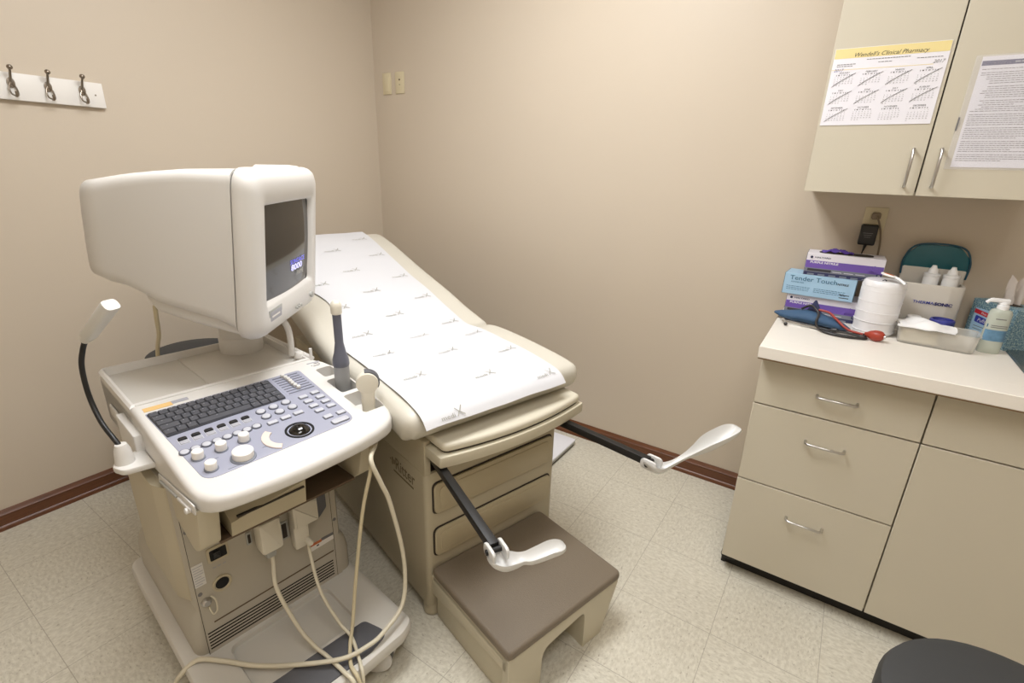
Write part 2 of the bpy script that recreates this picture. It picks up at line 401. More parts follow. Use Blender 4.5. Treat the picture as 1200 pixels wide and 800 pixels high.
# ------------------------------------------------------------- outlet and plugs
t = empty('wall_outlet', (2.617, 0, 1.260), 0, 'ivory double outlet on the wall above the worktop', 'outlet')
b = B(); b.box((-.035, -.005, -.057), (.035, 0, .057), 'ivory', .003); b.obj('plate', t)
for z in (.026, -.026):
    b = B(); b.prism(rrect(-.017, .017, -.014, .014, .009), 0, .0025, 'ivory', T=basis((0, -.0045, z), (1, 0, 0), (0, 0, 1), (0, -1, 0)))
    for s_ in (-1, 1): b.box((s_*.006-.0012, -.0075, z-.002), (s_*.006+.0012, -.006, z+.007), 'blackhole')
    b.obj('socket', t)
t = empty('power_adapter', (2.608, -.008, 1.222), 0, 'black plug-in power adapter in the lower socket of the outlet', 'adapter')
b = B(); b.box((-.026, -.048, -.036), (.026, 0, .036), 'black', .006, 3)
b.text('ADAPTER', .008, 'inkgrey', basis((0, -.0484, .008), (1, 0, 0), (0, 0, 1), (0, -1, 0))) if False else None
for k in range(3): b.box((-.016+k*.003, -.0485, .006-k*.007), (.014-k*.003, -.0478, .0075-k*.007), 'inkgrey')
b.obj('housing', t)
b = B(); b.tube([(0, -.022, -.034), (-.003, -.022, -.06)], lambda t_: .006-.0035*t_, 'black'); b.tube([(-.003, -.022, -.055), (-.004, -.010, -.085), (-.0, -.002, -.17), (.02, 0, -.27), (.06, -.002, -.3)], .0022, 'black', 8); b.obj('cord', t)
t = empty('grey_plug', (2.619, -.008, 1.288), 0, 'grey-brown plug with a cord in the upper socket of the outlet', 'plug')
b = B(); b.prism(rrect(-.014, .014, -.012, .012, .008), 0, .022, 'cordgrey', .004, T=basis((0, 0, 0), (1, 0, 0), (0, 0, 1), (0, -1, 0))); b.obj('plug_head', t)
b = B(); b.tube([(.002, -.02, 0), (.012, -.032, -.02), (.026, -.014, -.06), (.034, -.004, -.12), (.036, 0, -.25), (.05, 0, -.34), (.09, 0, -.368)], .0032, 'cordgrey', 8); b.obj('cord', t)

# ------------------------------------------------------------- base cabinets, worktop, sink
FY = -.584
def bar_handle(b, x, z, L_, y, vertical=False):
    h = L_/2; d = -.026
    if vertical: pts = [(x, y, z-h), (x, y+d*.8, z-h+.001), (x, y+d, z-h+.008), (x, y+d, z+h-.008), (x, y+d*.8, z+h-.001), (x, y, z+h)]
    else: pts = [(x-h, y, z), (x-h+.001, y+d*.8, z), (x-h+.008, y+d, z), (x+h-.008, y+d, z), (x+h-.001, y+d*.8, z), (x+h, y, z)]
    P = [pts[0], pts[1], pts[2], pts[3], pts[4], pts[5]]
    b.tube(P, .0042, 'chrome', 10, smooth=False)
    return b
def front_panel(b, x0, x1, z0, z1, y=FY, th=.019):
    b.box((x0, y, z0), (x1, y+th, z1), 'cream', .0012, 1)
def toe(b, x0, x1, left=False):
    b.box((x0+.01, FY+.055, 0), (x1, FY+.065, .098), 'dark_gap')
    if left:
        b.box((x0-.003, FY+.05, 0), (x0+.012, -.004, .07), 'dark_gap', .002)
        b.prism(rrect(x0-.004, x0+.05, FY+.004, FY+.06, .02), .055, .068, 'dark_gap', .003)
X0, X1, X2 = 2.402, 2.846, 3.72
t = empty('drawer_cabinet', (0, 0, 0), 0, 'cream laminate base cabinet with three drawers, at the left end of the worktop', 'cabinet')
b = B(); b.box((X0, FY+.022, .068), (X1-.001, -.003, .872), 'cream'); b.box((X0+.012, FY+.0195, .074), (X1-.01, FY+.023, .868), 'slot'); b.obj('carcass', t)
b = B(); toe(b, X0, X1, True); b.obj('toe_kick', t)
zs = [(.7035, .868, .7765), (.4135, .6990, .615), (.0705, .4090, .3195)]
for z0, z1, hz in zs:
    b = B(); front_panel(b, X0, X1-.0025, z0, z1); dr = b.obj('drawer', t)
    b = B(); bar_handle(b, 2.6255, hz, .105, FY); b.obj('handle', dr)
t = empty('sink_cabinet', (0, 0, 0), 0, 'cream laminate base cabinet with a tall door and a false front, right of the drawers', 'cabinet')
b = B(); b.box((X1, FY+.022, .068), (X2, -.003, .74), 'cream'); b.box((X1, FY+.022, .735), (X2, FY+.036, .872), 'cream'); b.box((X1, FY+.03, .735), (X1+.016, -.003, .872), 'cream'); b.box((X2-.016, FY+.03, .735), (X2, -.003, .872), 'cream'); b.box((X1+.01, FY+.0195, .074), (X2-.01, FY+.023, .868), 'slot'); b.obj('carcass', t)
b = B(); toe(b, X1-.01, X2); b.obj('toe_kick', t)
b = B(); front_panel(b, X1+.0015, X1+.435, .7035, .868); b.obj('false_front', t)
b = B(); front_panel(b, X1+.438, X2, .7035, .868); b.obj('false_front', t)
for a, c, hx in ((X1+.0015, X1+.435, X1+.40), (X1+.438, X2, X1+.47)):
    b = B(); front_panel(b, a, c, .0705, .6990); dr = b.obj('door', t)
    b = B(); bar_handle(b, hx, .60, .105, FY, True); b.obj('handle', dr)
# worktop with a sink hole
SX0, SX1, SY0, SY1 = 3.07, 3.56, -.545, -.195
b = B()
def wt(a, c): b.box((a[0], a[1], .876), (c[0], c[1], .914), 'counter')
b.box((2.392, -.641, .876), (3.75, SY0, .914), 'counter', .0015, 1); b.box((2.392, SY1, .876), (3.75, -.001, .914), 'counter', .0015, 1)
b.box((2.392, SY0-.002, .876), (SX0, SY1+.002, .914), 'counter', .0015, 1); b.box((SX1, SY0-.002, .876), (3.75, SY1+.002, .914), 'counter', .0015, 1)
b.box((2.3915, -.6405, .9125), (2.3925, -.002, .9132), 'counter_edge'); b.box((2.394, -.6402, .872), (3.75, -.60, .876), 'counter_edge')
o = b.obj('worktop'); tag(o, 'white laminate worktop running along the back wall over the base cabinets', 'worktop')
t = empty('sink', (0, 0, .914), 0, 'stainless steel sink set into the worktop, at the right edge of the photo', 'sink')
b = B(); rim = rrect(SX0-.035, SX1+.03, SY0-.03, SY1+.03, .03); inn = rrect(SX0+.012, SX1-.012, SY0+.012, SY1-.012, .05)
b.loft([[(x, y, .0008) for x, y in rim], [(x, y, .005) for x, y in inset(rim, .004)], [(x, y, .004) for x, y in inset(inn, -.006)], [(x, y, -.002) for x, y in inn], [(x, y, -.14) for x, y in inset(inn, .02)], [(x, y, -.155) for x, y in inset(inn, .05)]], 'steel', cap0=False); b.obj('basin', t)
b = B(); b.lathe([(.04, 0), (.04, .003), (.03, .004), (.0001, .002)], 'chrome', 24, T=Matrix.Translation(((SX0+SX1)/2, (SY0+SY1)/2, -.154))); b.obj('drain', t)

# ------------------------------------------------------------- wall cabinets
UY = -.32
UX = [2.396, 2.689, 2.99, 3.29, 3.72]; UZ = 1.3695
def wall_cab(a, m_, c, label):
    t = empty('wall_cabinet', (0, 0, 0), 0, label, 'cabinet', None)
    b = B(); b.box((a, UY+.02, UZ+.002), (c-.001, -.001, 2.13), 'cream'); b.box((a+.012, UY+.0175, UZ+.01), (c-.012, UY+.021, 2.12), 'slot'); b.obj('carcass', t)
    for x0, x1, hx in ((a, m_-.0018, m_-.032), (m_+.0018, c-.002, m_+.033)):
        b = B(); b.box((x0, UY, UZ), (x1, UY+.0175, 2.13), 'cream', .0012, 1); d = b.obj('door', t)
        b = B(); bar_handle(b, hx, UZ+.079, .105, UY, True); b.obj('handle', d)
wall_cab(UX[0], UX[1], UX[2], 'cream wall cabinet with two doors carrying the calendar and the printed notice')
# calendar
t = empty('wall_calendar', (2.4025, UY, 1.569), 0, 'yellow-headed 2017 calendar sheet taped to the left wall cabinet door', 'calendar')
CW, CH = .276, .212
b = B()
def sheet(b, w, h, m, y=-.0012, lift=.0, n=10, th=.0008):
    vs_, fs = [], []
    for k, yy in enumerate((y, y-th)):
        for i in range(n+1):
            x = w*i/n; l = lift*max(0, (x/w-.8)/.2)**2
            vs_ += [(x, yy-l, 0), (x, yy-l, h)]
    m0 = 2*(n+1)
    for i in range(n):
        fs.append((2*i+2, 2*i, 2*i+1, 2*i+3)); fs.append((m0+2*i, m0+2*i+2, m0+2*i+3, m0+2*i+1))
        fs.append((2*i, 2*i+2, m0+2*i+2, m0+2*i)); fs.append((2*i+3, 2*i+1, m0+2*i+1, m0+2*i+3))
    fs.append((0, m0, m0+1, 1)); fs.append((2*n, 2*n+1, m0+2*n+1, m0+2*n))
    b.raw(vs_, fs, m)
sheet(b, CW, CH, 'sheet'); b.obj('sheet', t)
b = B(); yy = -.0024
b.box((.001, yy, CH-.027), (CW-.001, yy+.0002, CH-.001), 'yellow'); b.box((.001, yy, CH-.058), (CW-.03, yy+.0002, CH-.0567), 'yellow')
def ct(txt, x, z, s_, m, **k): b.text(txt, s_, m, basis((x, yy-.0003, z), (1, 0, 0), (0, 0, 1), (0, -1, 0)), **k)
ct("Wendell's Clinical Pharmacy", CW/2, CH-.020, .0155, 'ink', shear=.35)
for z, x0, x1 in ((CH-.034, .085, .19), (CH-.043, .115, .145), (CH-.040, .205, .262), (CH-.044, .012, .055), (CH-.049, .012, .048)): 
    x = x0
    while x < x1: w_ = random.uniform(.004, .009); b.box((x, yy-.0003, z), (x+w_, yy, z+.0016), 'inkgrey'); x += w_+.0015
ct('2017', .018, CH-.059, .0115, 'violet_ink', shear=.3); ct('2017', CW-.02, CH-.051, .0125, 'inkgrey', shear=.3)
mo = ['JANUARY', 'FEBRUARY', 'MARCH', 'APRIL', 'MAY', 'JUNE', 'JULY', 'AUGUST', 'SEPTEMBER', 'OCTOBER', 'NOVEMBER', 'DECEMBER']
import calendar as _cal
for i, mn in enumerate(mo):
    cx = .036+(i % 4)*.068; tz = CH-.066-(i//4)*.0485
    ct(mn, cx, tz, .0062, 'ink'); ct('S  M  T  W  T  F  S', cx, tz-.0065, .0048, 'ink', sx=1.12, thick=.0001)
    _cal.setfirstweekday(6); rows = _cal.monthcalendar(2017, i+1)
    for r_, wk in enumerate(rows):
        for c_, d in enumerate(wk):
            if d: ct(str(d), cx-.0225+c_*.0075, tz-.012-r_*.0056, .0042, 'inkgrey')
    if i < 9:
        P = [(cx-.027, yy-.0006, tz-.038), (cx-.012, yy-.0006, tz-.026), (cx+.010, yy-.0006, tz-.012), (cx+.029, yy-.0006, tz-.002)]
        b.tube(P, .0006, 'ink', 4)
b.obj('print', t, angle=10)
# notice
t = empty('printed_notice', (2.750, UY, 1.449), 0, 'typed notice with a navy heading in a clear sleeve on the right wall cabinet door', 'notice')
b = B(); b.box((.002, -.0018, .004), (.220, -.0008, .284), 'sheet')
yy = -.0021; b.box((.004, yy, .262), (.218, yy+.0002, .2735), 'navy')
x = .07
while x < .16: w_ = random.uniform(.006, .014); b.box((x, yy-.0003, .2665), (x+w_, yy, .2695), 'greylab'); x += w_+.002
z = .252; row = 0
while z > .018:
    x0 = .008 if row < 3 or row > 17 else random.choice((.018, .030, .030, .022)); x1 = .212 if row % 5 else random.uniform(.08, .18)
    x = x0
    while x < x1: w_ = random.uniform(.003, .011); b.box((x, yy-.0003, z), (min(x+w_, x1+.003), yy, z+.0015), 'inkgrey'); x += w_+.0016
    z -= .0052 if row % 6 else .0085; row += 1
b.obj('sheet', t)
b = B(); b.box((-.012, -.0032, -.002), (.226, -.0028, .288), 'sleeve'); b.box((-.012, -.0034, .10), (-.008, -.0030, .135), 'inkgrey'); b.obj('sleeve', t)
exec_after = []
# ------------------------------------------------------------- exam table
TO = (1.666, -1.383, 0); TR = math.radians(-16)
t = empty('exam_table', TO, TR, 'beige medical exam table with ivory upholstery, raised back, pull-out step and stirrups', 'exam table')
BW = .545
b = B()
body = rrect(-1.12, 0, 0, BW, .018, 4)
b.prism(body, .045, .552, 'tbl', .006)
b.box((-1.12, 0, .55), (-.0, .022, .665), 'tbl', .004); b.box((-1.12, BW-.022, .55), (0, BW, .665), 'tbl', .004); b.box((-1.12, 0.01, .55), (-.16, BW-.01, .665), 'slot')
b.box((-1.12, .0, .66), (-.16, BW, .675), 'tbl', .003)
b.box((-.16, .021, .55), (-.01, BW-.021, .5535), 'slot')
for i, (yy0, s_) in enumerate(((-.0006, 1), (BW+.0006, -1))):
    T = basis((-.155, yy0, .50), (1 if s_ > 0 else -1, 0, 0), (0, 0, 1), (0, -s_, 0))
    b.text('Ritter', .060, 'logo', T @ Matrix.Translation((.03*s_, 0, 0)), thick=.0006, sx=.9)
    for k, (x_, w_) in enumerate(((-.055, .007), (-.042, .007), (-.068, .005))): b.box((x_, -.012+k*.006, -.0002), (x_+w_, .014-k*.004, .0004), 'logo', T=T)
    b.box((-.045, -.034, 0), (.085, -.028, .0004), 'logo', T=T)
b.obj('base_body', t)
b = B(); b.box((-1.12, .035, 0.0), (-.16, BW-.035, .05), 'tbl', .004); b.obj('plinth', t)
for x in (-.03, -1.08):
    for y in (.03, BW-.03):
        b = B(); b.lathe([(.024, 0), (.03, .006), (.03, .03), (.026, .05)], 'tbl', 20, T=Matrix.Translation((x, y, 0))); b.obj('foot', t)
# drawers on the foot end, in recessed dark outlines
def yz(x): return basis((x, 0, 0), (0, 1, 0), (0, 0, 1), (1, 0, 0))
for z0, z1 in ((.405, .515), (.245, .350)):
    b = B(); b.prism(rrect(.022, .524, z0-.003, z1+.003, .022), 0, .0012, 'slot', T=yz(-.0004))
    b.prism(rrect(.027, .519, z0+.002, z1-.002, .02), .0005, .009, 'drawer', .003, 3, T=yz(0))
    b.prism(rrect(.045, .501, z0+.017, z1-.017, .015), .008, .0112, 'drawer', .002, 2, T=yz(0)); b.obj('drawer', t)
# step
b = B()
sv0, sv1, su = .014, .478, .385
P = [(sv0, 0.0), (sv0+.126, 0.0), (sv0+.128, .10), (sv0+.152, .126), (.295, .146), (.318, .136), (.320, 0), (.405, 0), (.440, .09), (sv1-.006, .175), (sv0, .175)]
ST = [(sv0, 0), (.139, 0), (.141, .09), (.146, .112), (.158, .124), (.17, .128), (.24, .138), (.295, .145), (.309, .143), (.317, .132), (.319, .12), (.321, 0), (.405, 0), (.412, .02), (.440, .09), (sv1-.006, .172)]
b.loft([[(su-.024, v, z), (su-.024, v, .176), (su-.003, v, .176), (su, v, .172), (su, v, z)] for v, z in ST], 'tbl_lt')
for y in (sv0, sv1-.022):
    Q = [(.0, .10), (su-.01, .13), (su-.005, .175), (.0, .175)]
    b.prism(Q, 0, .022, 'tbl_lt', .002, T=basis((0, y+.022, 0), (1, 0, 0), (0, 0, 1), (0, -1, 0)))
b.box((.002, sv0, .160), (su-.004, sv1, .178), 'tbl_lt', .004)
b.box((.004, sv0+.012, 0.0), (su-.02, sv0+.126, .16), 'tbl_lt', .006)
b.prism([(.322, 0), (.405, 0), (.438, .09), (sv1-.008, .17), (.322, .17)], 0, .09, 'tbl_lt', .002, T=yz(su-.10))
st = b.obj('step', t)
b = B(); b.prism(rrect(.002, su+.004, sv0-.003, sv1+.003, .02), .177, .207, 'step_vinyl', .011, 4); b.obj('step_tread', st)
# foot extension tray and pad
b = B()
def bow(x0, x1, y0, y1, bulge, r=.03, n=14):
    front = [(x1+bulge*(1-(2*i/n-1)**2), y0+(y1-y0)*i/n) for i in range(n+1)]
    pl = [(x0, y0)]+front+[(x0, y1)]
    rr = [0]+[r]+[0]*(n-1)+[r]+[0]
    return rpoly(pl, rr, 5)
b.prism(bow(-.28, .082, .004, .585, .035, .006), .618, .652, 'tbl_lt', .003)
b.obj('foot_tray', t)
b = B(); b.prism(bow(-.28, .074, .020, .578, .035, .035), .657, .684, 'pad', .011, 4); b.prism(bow(-.28, .068, .028, .57, .033, .02), .650, .658, 'slot'); b.obj('foot_pad', t)
# cushions
def cushion(stations, v0, v1, th, r, m='uphol', n=8):
    """stations: (u,z,nx,nz,ins,thk) tops"""
    rings = []
    for (u, z, nu, nz, ins, k) in stations:
        T_ = th*k; rr = min(r, T_/2*.98); pts = []
        a, c = v0+ins, v1-ins
        ring = rpoly([(a, 0), (a, -T_), (c, -T_), (c, 0)][::-1], rr, n)
        rings.append([(u+nu*h, v, z+nz*h) for v, h in ring])
    return rings
def stations(path, th, endr0, endr1, ins0, ins1):
    P = [Vector((a, 0, c)) for a, c in path]
    # resample with catmull
    Q = []
    for i in range(len(P)-1):
        p0 = P[max(i-1, 0)]; p1 = P[i]; p2 = P[i+1]; p3 = P[min(i+2, len(P)-1)]
        for k in range(6):
            s_ = k/6; Q.append(.5*((2*p1)+(p2-p0)*s_+(2*p0-5*p1+4*p2-p3)*s_*s_+(3*p1-p0-3*p2+p3)*s_**3))
    Q.append(P[-1])
    D = [0]
    for i in range(1, len(Q)): D.append(D[-1]+(Q[i]-Q[i-1]).length)
    tot = D[-1]; out = []
    def at_(d):
        for i in range(1, len(Q)):
            if D[i] >= d-1e-9:
                f = (d-D[i-1])/max(D[i]-D[i-1], 1e-9); p = Q[i-1].lerp(Q[i], f); tg = (Q[i]-Q[i-1]).normalized(); return p, tg
        return Q[-1], (Q[-1]-Q[-2]).normalized()
    ds = [endr0*(1-math.cos(PI/2*k/6)) for k in range(7)]+[endr0+(tot-endr0-endr1)*k/24 for k in range(1, 24)]+[tot-endr1*(1-math.cos(PI/2*(6-k)/6)) for k in range(7)]
    for d in ds:
        p, tg = at_(d); nrm = Vector((-tg.z, 0, tg.x)); 
        if nrm.z < 0: nrm = -nrm
        e = 0; ins = 0
        if d < endr0: q_ = 1-d/endr0; e = 1-math.sqrt(max(0, 1-q_*q_)); ins = ins0*e
        if d > tot-endr1: q_ = 1-(tot-d)/endr1; e = 1-math.sqrt(max(0, 1-q_*q_)); ins = ins1*e
        k = max(.12, 1-e*.88)
        top = p-nrm*(th*(1-k)*.5)
        out.append((top.x, top.z, nrm.x, nrm.z, ins, k))
    return out
CV0, CV1 = -.066, .622
SEAT = [(-.50, .787), (-.43, .800), (-.30, .800), (-.12, .790), (-.0, .776), (.050, .752)]
BACK = [(-1.53, 1.062), (-1.36, 1.032), (-1.03, .938), (-.80, .878), (-.66, .835), (-.485, .792)]
b = B(); b.loft(cushion(stations(SEAT, .105, .03, .05, .01, .03), CV0, CV1, .105, .045), 'uphol'); b.obj('seat_cushion', t)
b = B(); b.loft(cushion(stations(BACK, .105, .07, .035, .09, .012), CV0, CV1, .105, .045), 'uphol'); b.obj('back_cushion', t)
b = B()
b.box((-1.42, .06, 0), (-.50, BW-.06, .02), 'tbl')
b2 = b; b2.bm.free(); b = B(Matrix.Identity(4))
# steel support under the back
b.raw([(-.52, .06, .675), (-.52, BW-.06, .675), (-1.40, BW-.06, .925), (-1.40, .06, .925), (-.52, .06, .655), (-.52, BW-.06, .655), (-1.40, BW-.06, .905), (-1.40, .06, .905)],
      [(0, 1, 2, 3), (7, 6, 5, 4), (0, 4, 5, 1), (1, 5, 6, 2), (2, 6, 7, 3), (3, 7, 4, 0)], 'tbl'); 
b.tube([(-1.08, .1, .66), (-1.15, .1, .82)], .012, 'blackbar', smooth=False); b.tube([(-1.08, BW-.1, .66), (-1.15, BW-.1, .82)], .012, 'blackbar', smooth=False); b.obj('back_support', t)
# stirrups: black bar + white cup
def stirrup(name, p0, p1, path, hub, lab):
    b = B(); d = (Vector(p1)-Vector(p0)).normalized(); s_ = d.cross(Vector((0, 0, 1))).normalized(); u_ = s_.cross(d)
    L_ = (Vector(p1)-Vector(p0)).length
    b.box((0, -.0115, -.012), (L_, .0115, .012), 'blackbar', .002, T=basis(p0, d, -s_, u_)); arm = b.obj('stirrup_arm', t)
    b = B(); P = [Vector(q[0]) for q in path]; wid = [q[1] for q in path]; dep = [q[2] for q in path]; nor = [Vector(q[3]).normalized() for q in path]
    n = len(P); K = 10; top, bot = [], []
    # subdivide
    def cat(A, i, s):
        p0_, p1_, p2_, p3_ = A[max(i-1, 0)], A[i], A[i+1], A[min(i+2, len(A)-1)]
        return .5*((2*p1_)+(p2_-p0_)*s+(2*p0_-5*p1_+4*p2_-p3_)*s*s+(3*p1_-p0_-3*p2_+p3_)*s**3)
    SP, SW, SD, SN = [], [], [], []
    for i in range(n-1):
        for k in range(6):
            s = k/6; SP.append(cat(P, i, s)); SW.append(cat(wid, i, s)); SD.append(cat(dep, i, s)); SN.append(cat(nor, i, s).normalized())
    SP.append(P[-1]); SW.append(wid[-1]); SD.append(dep[-1]); SN.append(nor[-1])
    rings = []
    for i in range(len(SP)):
        tg = (SP[min(i+1, len(SP)-1)]-SP[max(i-1, 0)]).normalized(); nn = SN[i].normalized(); tg = (tg-nn*tg.dot(nn)).normalized(); sd = tg.cross(nn)
        up_, dn_ = [], []
        for j in range(K+1):
            a = j/K*2-1; h_ = SD[i]*abs(a)**2.4; w = SW[i]*math.sin(a*PI/2) if False else SW[i]*a
            up_.append(SP[i]+sd*w+nn*(h_+.0035)); dn_.append(SP[i]+sd*w*1.06+nn*(h_-.0035))
        rings.append(up_+dn_[::-1])
    b.loft(rings, 'stirrup')
    # hub yoke
    for s_2 in (-1, 1):
        b.prism(rpoly([(-.022, -.016), (.03, -.016), (.03, .016), (-.022, .016)], .014, 5), -.004, .004, 'stirrup', .002, T=basis(Vector(hub)+s_*s_2*.017, d, u_, -s_))
    b.lathe([(.007, -.024), (.007, .024)], 'blackbar', 12, T=basis(Vector(hub), d, u_, s_))
    o = b.obj('stirrup_cup', arm, angle=60)
# left (towards the camera) and right
stirrup('l', (-.03, .040, .60), (.395, -.050, .60), [
    ((.398, -.068, .588), .010, .004, (0, .1, 1)), ((.412, -.062, .572), .022, .018, (0, .1, 1)), ((.430, -.047, .566), .025, .024, (0, 0, 1)), ((.443, -.028, .570), .019, .020, (0, 0, 1)), ((.450, -.012, .577), .015, .012, (0, 0, 1)),
    ((.458, .004, .574), .017, .016, (0, -.1, 1)), ((.466, .028, .574), .019, .020, (0, -.1, 1)), ((.475, .052, .578), .020, .022, (0, -.1, 1)), ((.482, .070, .583), .019, .018, (0, -.2, 1)), ((.4855, .080, .592), .014, .009, (0, -.3, 1)), ((.487, .083, .600), .006, .001, (0, -.4, 1))],
    (.402, -.052, .600), 'l')
stirrup('r', (.02, .492, .60), (.40, .531, .60), [
    ((.404, .505, .606), .012, .006, (-.2, .3, 1)), ((.418, .520, .584), .022, .018, (-.1, .1, 1)), ((.432, .542, .576), .020, .018, (-.1, -.1, 1)), ((.447, .575, .590), .010, .009, (-.1, -.3, 1)), ((.463, .612, .610), .009, .005, (-.1, -.4, 1)),
    ((.482, .652, .620), .016, .020, (-.1, -.4, 1)), ((.498, .690, .630), .025, .034, (-.1, -.4, 1)), ((.514, .728, .648), .028, .032, (-.1, -.45, 1)), ((.528, .757, .670), .026, .022, (-.1, -.5, 1)), ((.534, .772, .686), .018, .007, (-.1, -.5, 1)), ((.5355, .776, .692), .007, .001, (-.1, -.6, 1))],
    (.405, .530, .600), 'r')

# exam paper
t = empty('exam_paper', TO, TR, 'white printed exam paper running down the middle of the exam table', 'paper')
path = [(-1.50, 1.064), (-1.36, 1.038), (-1.03, .944), (-.80, .884), (-.66, .843), (-.52, .806), (-.43, .806), (-.30, .806), (-.12, .796), (0, .782), (.045, .766), (.068, .742)]
P = [Vector((a, 0, c)) for a, c in path]; Q = []
for i in range(len(P)-1):
    p0 = P[max(i-1, 0)]; p1 = P[i]; p2 = P[i+1]; p3 = P[min(i+2, len(P)-1)]
    for k in range(5):
        s_ = k/5; Q.append(.5*((2*p1)+(p2-p0)*s_+(2*p0-5*p1+4*p2-p3)*s_*s_+(3*p1-p0-3*p2+p3)*s_**3))
Q.append(P[-1])
def plim(u):
    a = -.028+.085*math.exp(-((u+.80)/.20)**2); c = .505-.0*u
    if u < -1.0: a += .0; c += -.02*(u+1.0)
    return a, c
vs_, fs = [], []; NV = 16
for k, off in enumerate((0, -.0012)):
    for p in Q:
        a, c = plim(p.x)
        for j in range(NV+1):
            v = a+(c-a)*j/NV; w = .0016*math.sin(p.x*23+v*9)*math.sin(v*31+p.x*5)
            vs_.append((p.x, v, p.z+off+w+.0015))
NQ = len(Q); m0 = NQ*(NV+1)
for i in range(NQ-1):
    for j in range(NV):
        a = i*(NV+1)+j; fs.append((a, a+NV+1, a+NV+2, a+1)); fs.append((m0+a, m0+a+1, m0+a+NV+2, m0+a+NV+1))
for j in range(NV): fs.append((j, j+1, m0+j+1, m0+j)); a = (NQ-1)*(NV+1)+j; fs.append((a+1, a, m0+a, m0+a+1))
for i in range(NQ-1):
    a = i*(NV+1); fs.append((a+NV+1, a, m0+a, m0+a+NV+1)); a += NV; fs.append((a, a+NV+1, m0+a+NV+1, m0+a))
PB = B(); PB.raw(vs_, fs, 'paper')
def psurf(u):
    for i in range(1, NQ):
        if Q[i].x >= u:
            f = (u-Q[i-1].x)/(Q[i].x-Q[i-1].x); p = Q[i-1].lerp(Q[i], f); tg = (Q[i]-Q[i-1]).normalized(); return p, tg
    return Q[-1], (Q[-1]-Q[-2]).normalized()
b = PB
for v, us in ((.075, [.055, -.155, -.365, -.566, -.763, -.968, -1.17, -1.38]), (.27, [-.055, -.27, -.465, -.66, -.86, -1.062, -1.27]), (.455, [.03, -.172, -.375, -.54, -.755, -.958, -1.19, -1.38])):
    for u in us:
        if v == .075 and -1.0 < u < -.55: v_ = .09
        else: v_ = v
        p, tg = psurf(u); n_ = Vector((-tg.z, 0, tg.x)); n_ = n_ if n_.z > 0 else -n_
        T = basis(p+n_*.0045+Vector((0, v_, 0)), (0, 1, 0), -tg, n_)
        b.text('medi', .019, 'print', T @ Matrix.Translation((-.028, -.004, 0)), sx=1.25)
        for (x0, y0, x1, y1, w) in ((-.001, .016, .010, .003, .0011), (.010, .003, .026, -.010, .0016), (.023, .020, .013, .004, .0016), (.010, .003, .001, -.010, .0011)):
            dx, dy = x1-x0, y1-y0; l_ = math.hypot(dx, dy); nx, ny = -dy/l_*w, dx/l_*w
            b.raw([(x0+nx, y0+ny, 0), (x0-nx, y0-ny, 0), (x1-nx, y1-ny, 0), (x1+nx, y1+ny, 0)], [(0, 1, 2, 3)], 'print', T)
b.obj('sheet', t)

# floor scale by the wall
t = empty('floor_scale', (1.40, -.225, 0), 0, 'flat white slab with dark edge on the floor between exam table and back wall', 'scale')
b = B(); b.prism(rrect(-.15, .150, -.18, .12, .012), .022, .034, 'scale', .004); b.obj('platform', t)
b = B(); b.prism(rrect(-.146, .146, -.176, .116, .012), .0, .012, 'slot', .002);  b.prism(rrect(-.15, .15, -.18, .12, .012), .0115, .0225, 'greytop', .002); b.obj('base', t)

# ------------------------------------------------------------- stools
def stool(name, loc, r, z, label):
    t = empty(name, loc, 0, label, 'stool')
    b = B(); b.lathe([(r*.9, z-.075), (r*.98, z-.07), (r, z-.055), (r, z-.022), (r*.97, z-.008), (r*.88, z-.001), (r*.5, z+.003), (.0001, z+.004)], 'stool', 48); b.obj('seat', t)
    b = B(); b.lathe([(.03, .1), (.03, .3), (.024, .3), (.024, z-.09), (.10, z-.085), (.10, z-.075)], 'chrome', 24); b.obj('column', t)
    b = B()
    for k in range(5):
        a = 2*PI*k/5+.3; b.tube([(.02*math.cos(a), .02*math.sin(a), .12), (.24*math.cos(a), .24*math.sin(a), .075)], .014, 'black', smooth=False)
    b.obj('base', t)
    for k in range(5):
        a = 2*PI*k/5+.3; x, y = .24*math.cos(a), .24*math.sin(a)
        b = B(); b.lathe([(.014, -.022), (.026, -.02), (.026, -.006), (.014, -.004), (.014, .004), (.026, .006), (.026, .02), (.014, .022)], 'black', 20, T=Matrix.Translation((x, y, .026)) @ Matrix.Rotation(a+1, 4, 'Z') @ Matrix.Rotation(PI/2, 4, 'X'))
        b.tube([(x, y, .026), (x, y, .08)], .006, 'chrome', smooth=False); b.obj('caster', t)
stool('stool', (2.943, -1.392, 0), .19, .60, 'round charcoal stool at the lower right corner, in front of the sink cabinet')
stool('rolling_stool', (.27, -1.36, 0), .185, .62, 'round dark stool behind the ultrasound machine, near the left wall')
